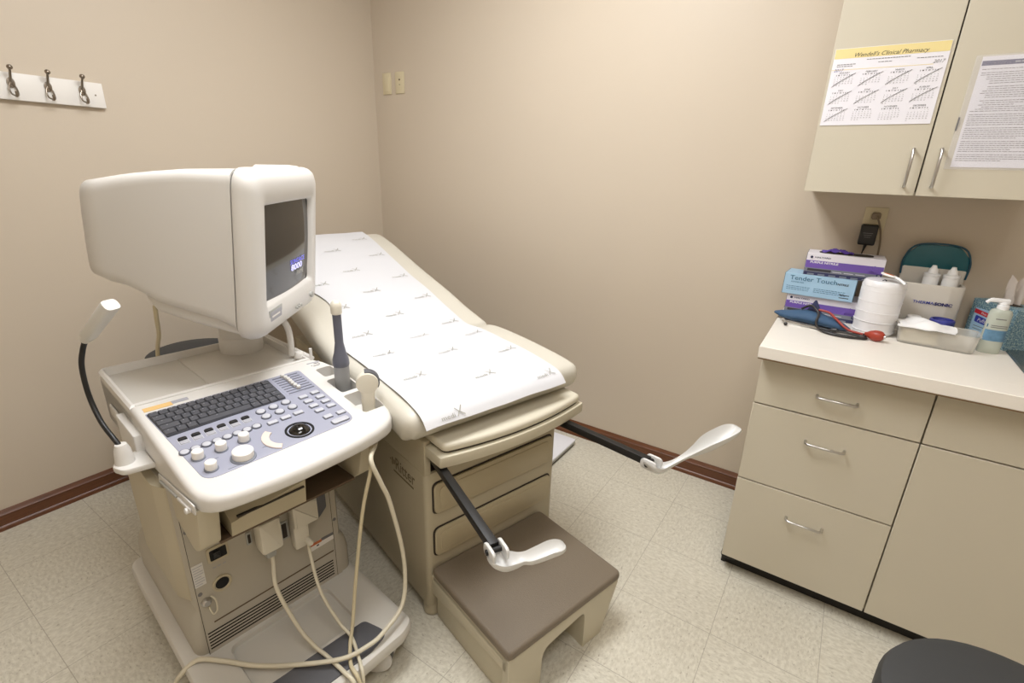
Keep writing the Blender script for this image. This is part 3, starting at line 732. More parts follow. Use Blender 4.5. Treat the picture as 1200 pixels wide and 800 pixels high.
# ------------------------------------------------------------- ultrasound machine
t = empty('ultrasound_machine', (1.568, -1.934, 0), -.126, 'cream ultrasound machine on wheels with a large monitor and sloped keyboard console', 'ultrasound machine')
UM = t
th = math.atan(.053/.459)
K = basis((0, 0, .756), (math.cos(th), 0, -math.sin(th)), (0, 1, 0), (math.sin(th), 0, math.cos(th)))
def ztop(u): return .756-u*.053/.459 if u > -.459 else .809
def zbot(u): return .714+u*.10 if u > -.6 else .654
front = [(.004+.030*(1-((v-.235)/.235)**2), v) for v in [.04+.39*i/10 for i in range(11)]]
outl = rpoly([(-.459, 0), (.0, .0)], 0)
outl = [(-.459, .0)]+rpoly([(-.1, 0), (.005, .0), (.034, .16)], [0, .055, 0], 8)[1:-1]+[(.034+.0-.0*i, v) for i, v in enumerate(())]
outl = [(-.459, 0), (-.10, 0), (-.045, .002), (-.018, .008), (.002, .020), (.014, .036), (.021, .055), (.027, .09), (.032, .15), (.034, .21), (.031, .27), (.027, .32), (.021, .37), (.012, .42), (.001, .455), (-.013, .480), (-.032, .498), (-.06, .510), (-.10, .519), (-.16, .526), (-.22, .529), (-.32, .529), (-.37, .527), (-.42, .514), (-.459, .492)]
def shell(poly, m, r=.015, rb=.010, seg=5, zt=ztop, zb=zbot):
    b = B(); rings = []
    for k in range(seg+1):
        a = PI/2*k/seg; rings.append([(x, y, zb(x)+rb*(1-math.cos(a))) for x, y in inset(poly, rb*(1-math.sin(a)))])
    for k in range(seg+1):
        a = PI/2*k/seg; rings.append([(x, y, zt(x)-r*(1-math.sin(a))) for x, y in inset(poly, r*(1-math.cos(a)))])
    b.loft(rings, m); return b
deck = shell(outl, 'plastic').obj('console_deck', t)
cut = []
for u0, u1, v0, v1 in ((-.378, -.318, .462, .512), (-.297, -.207, .452, .515), (-.190, -.078, .444, .510)):
    c = B(); c.prism(rrect(u0, u1, v0, v1, .010, 3), .733, .9, 'tray'); cut.append(c.obj('cutter'))
boolean_cut(deck, cut)
b = B()
for x0, w_ in ((-.43, .042),): b.box((x0, .46, 0), (x0+.006, .46+w_, .0006), 'greylab', T=K)
for x_, y_, w_, h_ in ((-.412, .466, .007, .0016), (-.406, .470, .004, .02), (-.420, .478, .004, .016), (-.414, .492, .008, .002)): b.box((x_, y_, .0002), (x_+w_, y_+h_, .0007), 'inkgrey', T=K)
b.obj('side_print', t); b = B(); b.box((-.428, .020, .0002), (-.408, .084, .0010), 'orange', T=K); b.box((-.428, .083, .0002), (-.414, .122, .0010), 'greylab', T=K); b.obj('printed_label', t)
bpy.context.view_layer.update()
# tray behind the keyboard
b = B()
trp = [(-.815, 0), (-.455, 0), (-.455, .492), (-.815, .492)]
b.prism(rpoly(trp, [.03, 0, 0, .03], 5), .650, .786, 'tray', .004)
b.loft([[(x, y, .66) for x, y in rpoly(trp, [.03, 0, 0, .03], 5)], [(x, y, .803) for x, y in rpoly(trp, [.03, 0, 0, .03], 5)], [(x, y, .809) for x, y in inset(rpoly(trp, [.03, 0, 0, .03], 5), .006)], [(x, y, .809) for x, y in inset(rpoly(trp, [.03, 0, 0, .03], 5), .012)], [(x, y, .785) for x, y in inset(rpoly(trp, [.03, 0, 0, .03], 5), .020)]], 'plastic', cap0=False, cap1=False)
b.box((-.795, .205, .784), (-.470, .475, .7895), 'tray', .002)
b.box((-.468, .0125, .785), (-.455, .48, .8085), 'plastic', .003)
b.tube([(-.81, .498, .80), (-.46, .498, .806)], .007, 'plastic', smooth=False)
b.obj('tray', t)
# panel
b = B(); pnl = rpoly([(-.398, .018), (-.052, .036), (-.066, .408), (-.404, .422)], [.006, .03, .035, .012], 6)
# slight bow to the front
b.prism(pnl, -.002, .0014, 'panel', .0008, T=K); 
b.prism(rpoly([(-.394, .325), (-.275, .325), (-.283, .410), (-.398, .418)], .004, 3), .001, .0018, 'panel', T=K)
for k in range(8):
    u_ = -.390+k*.0145; b.box((u_, .333, .0012), (u_+.0045, .408, .0024), 'panel_dk', T=K)
for k in range(24): b.box((random.uniform(-.24, -.06), 0, 0), (0, 0, 0), 'inkgrey') if False else None
for (x, y, w_) in ((-.093, .173, .018), (-.063, .085, .024), (-.118, .075, .010), (-.12, .135, .010)): b.box((x, y, .0012), (x+.002, y+w_, .0018), 'g_grey', T=K)
cp = b.obj('control_panel', t)
# keyboard
b = B(); b.prism(rpoly([(-.390, .020), (-.262, .027), (-.273, .317), (-.392, .321)], .003, 2), .001, .0030, 'keybed', T=K); kbd = b.obj('keyboard', t)
def keycap(x, y, w, d):
    b = B(); b.loft([[(x0, y0, .003) for x0, y0 in rrect(x, x+d, y, y+w, .001, 1)], [(x0, y0, .0078) for x0, y0 in rrect(x+.0016, x+d-.0016, y+.0016, y+w-.0016, .001, 1)]], 'key', T=K)
    b.box((x+.005, y+w*.35, .0079), (x+.0064, y+min(w*.35+.003, w-.003), .0081), 'greylab', T=K); return b.obj('key', kbd)
rows = [[1]*14, [1.4]+[1]*12+[1.2], [1.7]+[1]*11+[1.6], [2.1]+[1]*10+[1.0, 1.2], [1.2, 1.1, 1.1, 6.2, 1.1, 1.1, 1, 1]]
for r_, ws in enumerate(rows):
    tot = sum(ws); y = .0215+r_*.0012; Wd = .2955-r_*.0016; x = -.3885+r_*.0245+.0
    for w in ws:
        ww = Wd*w/tot; keycap(x, y+.0005, ww-.001, .0232); y += ww
def puck(name, parent, x, y, r, h, m, skirt=None, n=24, sy=1):
    b = B()
    if skirt: b.lathe([(r*1.22, .001), (r*1.22, .0035), (r*1.12, .0045), (r*.9, .0045)], skirt, n, T=K @ Matrix.Translation((x, y, 0)))
    b.lathe([(r, .002), (r, h-.002), (r*.93, h-.0005), (r*.85, h), (.0001, h)], m, n, T=K @ Matrix.Translation((x, y, 0)) @ Matrix.Scale(sy, 4, (0, 1, 0)))
    return b.obj(name, parent)
puck('knob', cp, -.084, .126, .0225, .022, 'knob', 'g_grey', 32)
for x, y in ((-.141, .052), (-.085, .059), (-.142, .101), (-.145, .153)): puck('knob', cp, x, y, .0120, .022, 'knob', 'g_grey')
for k in range(8): puck('round_button', cp, -.179-k*.0008, .037+k*.0232, .0096, .0055, 'button', 'panel_dk')
for x, y in ((-.242, .235), (-.245, .270), (-.248, .305), (-.212, .236), (-.214, .272), (-.216, .308)): puck('round_button', cp, x, y, .0105, .0065, 'button', 'panel_dk')
def rbutton(x, y, w, d, m='button', h=.006, r=.003):
    b = B(); b.prism(rrect(x-d/2-.0015, x+d/2+.0015, y-w/2-.0015, y+w/2+.0015, r, 3), .001, .0022, 'panel_dk', T=K)
    b.prism(rrect(x-d/2, x+d/2, y-w/2, y+w/2, r, 3), .002, h, m, .0012, T=K); return b.obj('button', cp)
for x, y in ((-.176, .236), (-.178, .271), (-.180, .306)): rbutton(x, y, .024, .013)
for k in range(4): rbutton(-.247+k*.0295, .354, .022, .0145); rbutton(-.251+k*.0295, .391, .022, .0145)
rbutton(-.118, .356, .022, .0145); rbutton(-.116, .393, .022, .0145); rbutton(-.084, .372, .046, .019, r=.007)
for k in range(6):
    y = .050+k*.0286; x = -.2285-k*.0005
    b = B(); b.box((x-.012, y-.011, .001), (x+.017, y+.011, .0018), 'button', T=K); b.box((x-.010, y-.0095, .0018), (x-.0008, y+.0095, .005), 'black', .0005, 1, T=K)
    b.prism(rpoly([(x-.011, y-.008), (x-.001, y-.0085), (x-.001, y+.0085), (x-.011, y+.008)], .003, 3), .004, .0065, 'black', .001, T=K); b.box((x+.001, y-.0095, .0018), (x+.0155, y+.0095, .0035), 'greylab', .0008, 1, T=K); b.obj('switch_key', cp)
for k in range(7):
    x = -.388+k*.0145; y = .362+.002*math.sin(k)-.000*k
    b = B(); b.box((x-.003, y-.0055+k*.001, .002), (x+.008, y+.0055+k*.001, .013), 'plastic', .003, T=K); b.obj('slider', cp)
# arc shaped button
b = B(); 
ap = [(-.135+.06*(1-math.cos(a))*1.0, .190+.0*a) for a in (0,)]
arc_o = [(-.105+.030*math.sin(a)*1.0, .182+.0) for a in (0,)]
def arcpts(r, n=8): return [(-.105+r*math.sin(math.radians(-58+116*i/n)), .232-r*math.cos(math.radians(-58+116*i/n))) for i in range(n+1)]
poly = arcpts(.052)+arcpts(.034)[::-1]
poly = poly if sum((poly[i-1][0]*poly[i][1]-poly[i][0]*poly[i-1][1]) for i in range(len(poly))) > 0 else poly[::-1]
b.prism(poly, .001, .005, 'pinkbtn', .0012, T=K); b.obj('arc_button', cp)
b = B(); b.lathe([(.035, .001), (.035, .0032), (.032, .0040), (.0295, .003), (.0290, .001), (.0001, .001)], 'blackhole', 40, T=K @ Matrix.Translation((-.107, .272, 0))); tb = b.obj('trackball_ring', cp)
b = B(); b.lathe([(.030*math.sin(a)+.0001, -.014+.030*math.cos(a)) for a in [PI*.40*i/14 for i in range(14, -1, -1)]], 'ball', 40, T=K @ Matrix.Translation((-.107, .272, 0))); b.obj('trackball', cp, angle=80)
# bumper strip and buttons on the left flank
b = B()
T_ = basis((0, -.0005, 0), (1, 0, 0), (0, 0, 1), (0, -1, 0))
b.prism(rpoly([(-.285, .668), (-.015, .716), (-.012, .742), (-.275, .697)], .004, 3), 0, .0035, 'plastic', .0015, T=T_)
b.prism(rpoly([(-.265, .678), (-.13, .702), (-.13, .709), (-.262, .686)], .003, 3), .003, .008, 'greytop', .0015, T=T_)
b.prism(rpoly([(-.12, .703), (-.03, .719), (-.03, .727), (-.118, .711)], .003, 3), .003, .008, 'plastic', .0015, T=T_)
b.lathe([(.007, 0), (.007, .012), (.003, .014)], 'plastic', 16, T=T_ @ Matrix.Translation((-.045, .716, 0))); b.obj('flank_rail', t)
b = B(); b.prism(rrect(-.70, -.61, .70, .735, .008), 0, .006, 'plastic', .002, T=T_); b.prism(rrect(-.57, -.535, .69, .74, .006), 0, .006, 'plastic', .002, T=T_); b.prism(rrect(-.563, -.542, .68, .71, .004), .004, .014, 'black', .002, T=T_); b.obj('side_connector', t)
# cabinet body
b = B()
bo = rpoly([(-.72, .0), (-.22, .0), (-.22, .42), (-.72, .42)], [.03, .030, .045, .03], 6)
b.loft([[(x, y, .16) for x, y in bo], [(x, y, .665) for x, y in bo]], 'plastic2')
b.obj('cabinet_body', t)
b = B()
sk = [(-.76, -.022), (-.224, -.022), (-.224, .442), (-.76, .442)]
def rs(d, r): return rpoly([(sk[0][0]+d, sk[0][1]+d), (sk[1][0], sk[1][1]+d), (sk[2][0], sk[2][1]-d), (sk[3][0]+d, sk[3][1]-d)], r, 6)
b.loft([[(x, y, .12) for x, y in rs(0, .035)], [(x, y, .22) for x, y in rs(0, .035)], [(x, y, .25) for x, y in rs(.004, .035)], [(x, y, .275) for x, y in rs(.013, .032)], [(x, y, .290) for x, y in rs(.022, .03)]], 'plastic2'); b.obj('lower_skirt', t)
# left pillar cover
b = B(); po = rpoly([(-.60, -.020), (-.30, -.020), (-.255, .0), (-.255, .02), (-.60, .02)], [.05, .04, .02, 0, 0], 5)
b.loft([[(x, y, .30) for x, y in inset(po, .006)], [(x, y, .31) for x, y in po], [(x, y, .66) for x, y in po]], 'beigeabs'); b.obj('side_pillar', t)
# front panel with sockets
FX = -.2195
T_ = basis((FX, 0, 0), (0, 1, 0), (0, 0, 1), (1, 0, 0))
b = B(); b.box((-.222, .006, .145), (FX, .402, .66), 'plastic2'); 
for k in range(6): b.box((.010, .158+k*.0105, -.0005), (.375, .1622+k*.0105, .0006), 'blackhole', T=T_)
b.box((.004, .145, 0), (.0052, .66, .0005), 'slot', T=T_)
b.box((.385, .145, 0), (.3862, .66, .0005), 'slot', T=T_)
b.prism(rpoly([(.03, .238), (.38, .246), (.38, .250), (.03, .242)], .0005, 1), 0, .0008, 'brown_in', T=T_)
for (x, y) in ((.0125, .545), (.013, .348), (.393, .36), (.393, .57)): b.lathe([(.0055, 0), (.0055, .0012), (.002, .0012)], 'inkgrey', 14, T=T_ @ Matrix.Translation((x, y, 0)))
b.obj('front_panel', t)
b = B(); b.prism(rrect(.044, .096, .424, .470, .008), 0, .003, 'tan_box', .001, T=T_); b.prism(rrect(.050, .090, .430, .462, .004), .002, .0034, 'blackhole', T=T_); b.prism(rrect(.058, .074, .436, .456, .002), .003, .008, 'black', .002, T=T_); b.obj('power_socket', t)
b = B(); b.lathe([(.024, 0), (.024, .004), (.020, .005), (.018, .002), (.0001, .001)], 'tan_box', 28, T=T_ @ Matrix.Translation((.066, .350, 0))); b.lathe([(.0165, .0015), (.0165, .0022), (.0001, .0022)], 'blackhole', 28, T=T_ @ Matrix.Translation((.066, .350, .0005))); b.obj('round_socket', t)
b = B(); b.lathe([(.012, 0), (.012, .006), (.008, .012), (.0001, .012)], 'chrome', 20, T=T_ @ Matrix.Translation((.022, .318, 0))); b.tube([(.034, .33, .003), (.040, .322, .012), (.042, .30, .012), (.040, .278, .008), (.032, .272, .006), (.028, .284, .006), (.026, .30, .004)], .0022, 'cablew', 6, T=T_); b.obj('ground_terminal', t)
b = B(); b.box((.006, .372, 0), (.032, .440, .0007), 'plastic', T=T_)
for k in range(8): b.box((.008, .377+k*.0078, .0006), (.030 if k % 3 else .024, .3786+k*.0078, .0011), 'greylab', T=T_)
for k in range(3): b.box((.052+k*.012, .405, .0), (.060+k*.012, .4075, .0006), 'greylab', T=T_)
b.obj('rating_label', t)
b = B(); b.prism(rpoly([(.30, .288), (.384, .292), (.384, .318), (.30, .314)], .001, 1), 0, .0008, 'white_paint', T=T_); b.box((.30, .306, .0006), (.345, .3155, .0012), 'orange2', T=T_); b.box((.345, .308, .0006), (.384, .318, .0012), 'inkgrey', T=T_); b.box((.328, .298, .0008), (.336, .302, .0012), 'ink', T=T_); b.obj('orange_sticker', t)
for x, y, w_, h_ in ((.147, .443, .014, .040), (.240, .413, .026, .060)):
    b = B(); b.prism(rrect(x-w_/2, x+w_/2, y-h_/2, y+h_/2, .004), 0, .004, 'greytop', .001, T=T_); b.prism(rrect(x-w_/4, x+w_/4, y-h_/2+.006, y+h_/2-.006, .002), .003, .0046, 'slot', T=T_); b.obj('port', t)
# plugs with their cables
b = B(); b.prism(rrect(.160, .218, .40, .50, .010), 0, .05, 'probe_white', .008, T=T_); b.prism(rrect(.172, .200, .375, .43, .008), .01, .04, 'greytop', .006, T=T_); pg = b.obj('probe_connector', t)
b = B(); b.tube([(FX+.03, .186, .41), (-.185, .187, .36), (-.143, .171, .30), (-.075, .187, .20), (-.02, .20, .166), (.027, .210, .158), (.10, .217, .158), (.134, .222, .150), (.150, .226, .10), (.158, .24, .02), (.20, .29, .0065)], lambda q: .0055, 'cablew', 10); b.obj('cable', pg)
b = B(); b.prism(rrect(.255, .330, .42, .50, .008), 0, .04, 'probe_white', .008, T=T_); b.prism(rpoly([(.30, .52), (.35, .52), (.35, .45), (.325, .425), (.305, .44)], .008, 4), .0, .035, 'rubber', .006, T=T_)
b.prism(rrect(.255, .30, .345, .43, .008), 0, .03, 'probe_white', .006, T=T_); b.lathe([(.009, 0), (.009, .03), (.006, .035)], 'probe_white', 16, T=T_ @ Matrix.Translation((.290, .365, .02)))
pg = b.obj('probe_connector', t)
b = B(); b.tube([(FX+.03, .292, .35), (-.17, .285, .325), (-.10, .270, .25), (-.02, .275, .19), (.027, .284, .163), (.09, .266, .157), (.130, .252, .150), (.145, .25, .08), (.165, .30, .0065)], .0047, 'cablew', 10); b.obj('cable', pg)
# arms and shelf under the deck
b = B(); b.prism(rpoly([(-.22, .60), (-.10, .565), (-.055, .60), (-.02, .72), (-.22, .70)], [.01, .03, .02, 0, 0], 4), -.045, 0, 'beigeabs', .006, T=basis((0, .0, 0), (1, 0, 0), (0, 0, 1), (0, -1, 0))); b.obj('support_arm', t)
b = B(); b.prism(rpoly([(-.22, .60), (-.10, .565), (-.055, .60), (-.02, .72), (-.22, .70)], [.01, .03, .02, 0, 0], 4), -.045, 0, 'beigeabs', .006, T=basis((0, .395, 0), (1, 0, 0), (0, 0, 1), (0, -1, 0))); b.obj('support_arm', t)
b = B(); b.box((-.22, .045, .575), (-.075, .395, .583), 'brown_in', .002); b.box((-.22, .045, .578), (-.205, .395, .70), 'brown_in'); b.obj('shelf', t)
b = B(); b.loft([[(-.205, .070, .585), (-.070, .070, .585), (-.070, .250, .585), (-.205, .250, .585)], [(-.205, .070, .690), (-.060, .070, .628), (-.060, .250, .655), (-.205, .250, .69)]], 'tan_box'); b.box((-.0660, .085, .634), (-.058, .245, .638), 'slot', T=Matrix.Translation((0, 0, .001))); b.obj('cable_box', t)
# base
bp = rpoly([(-.78, -.055), (.095, -.055), (.112, .10), (.116, .25), (.110, .40), (.09, .448), (-.78, .448)], [.05, .05, .1, .1, .06, .05, .05], 6)
b = B(); b.loft([[(x, y, .088) for x, y in inset(bp, .020)], [(x, y, .100) for x, y in inset(bp, .006)], [(x, y, .115) for x, y in bp], [(x, y, .130) for x, y in bp], [(x, y, .141) for x, y in inset(bp, .004)], [(x, y, .145) for x, y in inset(bp, .012)]], 'tray'); base = b.obj('base', t)
c = B(); c.prism(rrect(-.205, -.02, .045, .335, .03, 5), .129, .3, 'plastic2'); c = c.obj('cutter'); boolean_cut(base, [c])
b = B(); b.prism(rrect(-.20, -.025, .05, .33, .028, 5), .1285, .1305, 'tray', .0005); b.obj('recess_mat', t)
b = B(); b.prism(rpoly([(-.018, .060), (.088, .060), (.096, .30), (.080, .372), (-.006, .345)], [.01, .012, .08, .035, .02], 6), .139, .1485, 'rubber', .003); b.obj('foot_pad', t)
for x, y, cov in ((.040, .352, 1), (.050, .0, 1), (-.70, .40, 0), (-.70, 0, 0)):
    Tc = Matrix.Translation((x, y, 0)) @ Matrix.Rotation(math.radians(38 if y > .2 else -20), 4, 'Z')
    b = B()
    for q_ in (-.027, .016): b.prism(rpoly([(.050*math.cos(2*PI*k/28), .049+.046*math.sin(2*PI*k/28)) for k in range(28)], 0), -q_-.012, -q_, 'plastic', .004, T=Tc @ basis((0, 0, 0), (1, 0, 0), (0, 0, 1), (0, -1, 0)))
    b.box((-.036, -.026, .082), (.036, .026, .112), 'plastic', .006, T=Tc)
    cs = b.obj('caster', t)
    b = B(); b.lathe([(.012, -.012), (.042, -.012), (.0465, -.009), (.0465, .009), (.042, .012), (.012, .012)], 'rubber', 32, T=Tc @ Matrix.Translation((0, 0, .047)) @ Matrix.Rotation(PI/2, 4, 'X')); b.lathe([(.009, -.032), (.012, -.030), (.012, .030), (.009, .032)], 'tan_box', 24, T=Tc @ Matrix.Translation((0, 0, .045)) @ Matrix.Rotation(PI/2, 4, 'X')); b.obj('wheel', cs)
# work lamp on the left flank
b = B(); b.prism(rpoly([(-.40, .0), (-.30, .0), (-.31, -.062), (-.345, -.075), (-.385, -.060)], [.0, .0, .02, .02, .02], 5)[::-1], .700, .716, 'plastic', .004); b.lathe([(.021, .712), (.017, .75), (.012, .765)], 'plastic', 20, T=Matrix.Translation((-.350, -.048, 0)))
b.prism(rrect(-.55, -.38, -.018, .01, .005), .66, .76, 'plastic', .004); wl = b.obj('work_lamp', t)
b = B(); b.tube([(-.350, -.048, .755), (-.37, -.056, .778), (-.412, -.065, .81), (-.445, -.07, .87), (-.432, -.07, .945), (-.433, -.06, .986), (-.420, -.05, 1.016)], .0058, 'black', 12); b.obj('gooseneck', wl)
p0 = Vector((-.422, -.052, 1.012)); p1 = Vector((-.331, -.005, 1.105)); d = (p1-p0).normalized(); s_ = d.cross(Vector((0, 0, 1))).normalized(); u_ = s_.cross(d); L_ = (p1-p0).length
b = B(); Tm = basis(p0, s_, u_, d)
b.lathe([(.009, -.004), (.0135, .012)], 'white_lamp', 20, T=Tm)
b.loft([[(x, y, .010) for x, y in rrect(-.012, .012, -.011, .011, .009, 4)], [(x, y, .020) for x, y in rrect(-.016, .016, -.013, .013, .010, 4)], [(x, y, L_-.006) for x, y in rrect(-.018, .018, -.014, .014, .011, 4)], [(x, y, L_) for x, y in rrect(-.017, .017, -.013, .013, .010, 4)]], 'white_lamp', T=Tm); b.obj('lamp_head', wl)

# monitor
mn, mh, mu = Vector((.79826, .59257, -.10792)), Vector((-.59598, .80300, .00086)), Vector((.08718, .06363, .99416))
S = 1.22; MC = Vector((1.16339, -1.40285, 1.16890))
Wm = basis(MC, mh*S, mu*S, mn*S)       # x: to the right of the screen, y: up, z: out of the screen
Tinv = (Matrix.Translation((1.568, -1.934, 0)) @ Matrix.Rotation(-.126, 4, 'Z')).inverted()
MM = Tinv @ Wm
def mring(n, hw, ut, ub, r, c=0): return [(x, y, n) for x, y in rrect(-hw+c, hw+c, ub, ut, r, 6)]
b = B()
b.loft([mring(-.0475, .198, .179, -.166, .03), mring(-.09, .195, .172, -.146, .026), mring(-.15, .188, .165, -.138, .026), mring(-.22, .177, .151, -.128, .026), mring(-.275, .166, .139, -.110, .028), mring(-.30, .160, .133, -.104, .03), mring(-.34, .152, .122, -.102, .032), mring(-.378, .143, .112, -.094, .035), mring(-.395, .122, .090, -.064, .045), mring(-.402, .09, .06, -.03, .04)][::-1], 'plastic', T=MM)
b.loft([mring(-.05, .182, -.130, -.178, .014), mring(-.15, .170, -.12, -.166, .014), mring(-.235, .158, -.11, -.152, .014), mring(-.262, .145, -.10, -.132, .014), mring(-.285, .12, -.095, -.110, .006)][::-1], 'plastic', T=MM)
b.loft([mring(-.0475, .1935, .1755, -.176, .03), mring(-.0445, .1935, .1755, -.176, .03)][::-1], 'slot', T=MM)
mon = b.obj('monitor', t, angle=50)
b = B()
outer = lambda g, n, r: [(x, y, n) for x, y in rrect(-.200+g, .200-g, -.186+g, .183-g, r, 8)]
hole = lambda g, n: [(x, y, n) for x, y in rrect(-.1445-g, .1445+g, -.108-g, .108+g, .010, 8)]
R = [outer(.012, -.0452, .04), outer(.002, -.0452, .045), outer(.0, -.043, .045), outer(-.002, -.03, .045), outer(.0, -.018, .045), outer(.006, -.008, .042), outer(.016, -.002, .038), outer(.028, .001, .03), hole(.010, .001), hole(.004, -.003), hole(0, -.012)]
for rr in R: pass
# bottom edge bows forward
R = [[(x, y, z+(.012*max(0, (-y-.11)/.07)*(1-(x/.2)**2) if z > -.04 else 0)) for x, y, z in rr] for rr in R]
b.loft(R, 'plastic', cap0=False, cap1=False, T=MM)
# small raised hump on the top of the bezel
b.loft([[(x, .178, z) for x, z in rrect(-.12, .12, -.046, -.012, .012, 4)][::-1], [(x, .1885, z) for x, z in rrect(-.10, .10, -.042, -.018, .010, 4)][::-1]], 'plastic', T=MM)
b.obj('bezel', mon, angle=50)
b = B(); N_ = 12; vs_, fs = [], []
for i in range(N_+1):
    for j in range(N_+1):
        x = -.146+.292*i/N_; y = -.110+.22*j/N_; vs_.append((x, y, -.004-.010*((x/.146)**2*.6+(y/.11)**2*.4)))
for i in range(N_):
    for j in range(N_): a = i*(N_+1)+j; fs.append((a, a+N_+1, a+N_+2, a+1))
b.raw(vs_, fs, 'glass', MM)
def st_(txt, x, y, s_, m, **k): b.text(txt, s_, m, MM @ Matrix.Translation((x, y, -.0035)), **k)
st_('SONOACE', .050, -.041, .016, 'scr_blue', sx=1.3); st_('8000', .044, -.056, .021, 'scr_white', sx=1.8, thick=.0008); st_('PRIME', .068, -.074, .017, 'scr_grey', sx=1.1)
b.obj('screen', mon, angle=60)
b = B(); b.prism(rrect(-.147, -.073, -.158, -.124, .002, 2), .001, .0035, 'greytop', .0008, T=MM); b.prism(rrect(-.141, -.079, -.152, -.130, .002, 2), .003, .0045, 'greylab', T=MM); b.box((-.134, -.143, .0044), (-.09, -.139, .0050), 'white_paint', T=MM); b.obj('badge', mon)
for k in range(3): b = B(); b.box((.005+k*.014, -.160, .006), (.011+k*.014, -.154, .0125), 'greytop', .001, T=MM); b.obj('monitor_button', mon)
b = B()
b.lathe([(.008, .0), (.008, .010)], 'greytop', 16, T=MM @ Matrix.Translation((.125, -.150, .001))); b.obj('power_button', mon)
b = B(); b.lathe([(.067, .786), (.068, .79), (.068, .838), (.065, .842), (.062, .844), (.062, 1.02)], 'plastic', 48, T=Matrix.Translation((-.752, .392, 0)));  b.obj('monitor_neck', t)
b = B(); b.tube([(-.70, .155, 1.0), (-.70, .152, .96), (-.74, .158, .90), (-.80, .16, .84), (-.825, .16, .78), (-.83, .16, .60)], .006, 'cable', 10); b.obj('monitor_cable', t)
b = B(); b.tube([(-.545, .470, .80), (-.545, .470, .88), (-.55, .455, .925), (-.57, .42, .95)], .010, 'plastic', 12); b.lathe([(.016, .80), (.016, .812), (.010, .82)], 'plastic', 16, T=Matrix.Translation((-.51, .480, 0))); b.tube([(-.445, .487, .80), (-.445, .487, .846)], .005, 'plastic', smooth=False); b.obj('cable_hook', t)

# probes resting in the holders
UL = lambda u, v, z: (Matrix.Translation((1.568, -1.934, 0)) @ Matrix.Rotation(-.126, 4, 'Z')) @ Vector((u, v, z))
p = UL(-.262, .488, .733)
t = empty('endocavity_probe', p, -.126, 'long slim grey ultrasound probe with a white tip standing in the console holder', 'ultrasound probe')
b = B(); b.lathe([(.013, 0), (.0195, .004), (.0215, .015), (.0225, .085), (.0225, .107)], 'probe_lt', 32); b.lathe([(.0225, .107), (.0245, .112), (.0235, .128), (.0175, .150), (.0125, .180), (.0125, .268)], 'probe_grey', 32, cap=False); b.obj('handle', t)
b = B(); b.lathe([(.0125, .267), (.0155, .270), (.0160, .290), (.014, .301), (.008, .308), (.0001, .310)], 'probe_white', 28); b.obj('tip', t)
b = B(); G = UL(-.262, .488, .733)
def toloc(pts, org): 
    Ri = Matrix.Rotation(.126, 4, 'Z'); return [Ri @ (UL(*q)-org) for q in pts]
b.tube(toloc([(-.262, .488, .738), (-.22, .50, .70), (-.10, .47, .69), (-.0, .405, .695), (.022, .387, .655), (.010, .36, .53), (.0, .325, .30), (.02, .295, .195), (.043, .270, .160), (.095, .240, .157), (.134, .236, .148), (.150, .237, .08), (.17, .20, .02), (.21, .17, .0065)], G), .0052, 'cable', 10); b.obj('cable', t)
G = UL(-.118, .482, .730)
t = empty('convex_probe', G, -.126, 'cream ultrasound probe with a grey curved head in the front console holder', 'ultrasound probe')
def pr_ring(z, a, c, r, dy=0): return [(x, y+dy, z) for x, y in rrect(-c, c, -a, a, r, 5)]
RZ = Matrix.Rotation(-.55, 4, 'Z')
b = B(RZ); b.loft([pr_ring(0, .018, .012, .010), pr_ring(.045, .019, .013, .012), pr_ring(.065, .018, .0135, .012), pr_ring(.085, .022, .0135, .012), pr_ring(.100, .024, .012, .011)], 'probe_white')
YZ = basis((0, 0, 0), (0, 1, 0), (0, 0, 1), (1, 0, 0))
b.prism([(.0305*math.cos(2*PI*i/40), .102+.0305*math.sin(2*PI*i/40)) for i in range(40)], -.0125, .0140, 'probe_white', .003, T=YZ)
b.obj('body', t)
b = B(RZ); arc = [(.0345*math.cos(math.radians(-30+130*i/20)), .102+.0345*math.sin(math.radians(-30+130*i/20))) for i in range(21)]; arc += [(.020*math.cos(math.radians(100-130*i/20)), .102+.020*math.sin(math.radians(100-130*i/20))) for i in range(21)]
b.prism(arc, -.0200, .0070, 'rubber', .003, T=YZ); b.obj('lens', t)
b = B(); b.tube(toloc([(-.118, .482, .735), (-.09, .48, .700), (-.03, .44, .690), (.03, .385, .69), (.045, .400, .62), (.045, .425, .538), (.05, .455, .339), (.07, .43, .205), (.090, .345, .175), (.09, .29, .171), (.070, .225, .170), (-.015, .135, .160), (-.09, .07, .155), (-.16, .02, .158), (-.215, -.025, .156), (-.235, -.068, .12), (-.27, -.085, .05), (-.27, -.13, .009), (-.22, -.22, .009)], G), .0062, 'cablew', 12); b.obj('cable', t)
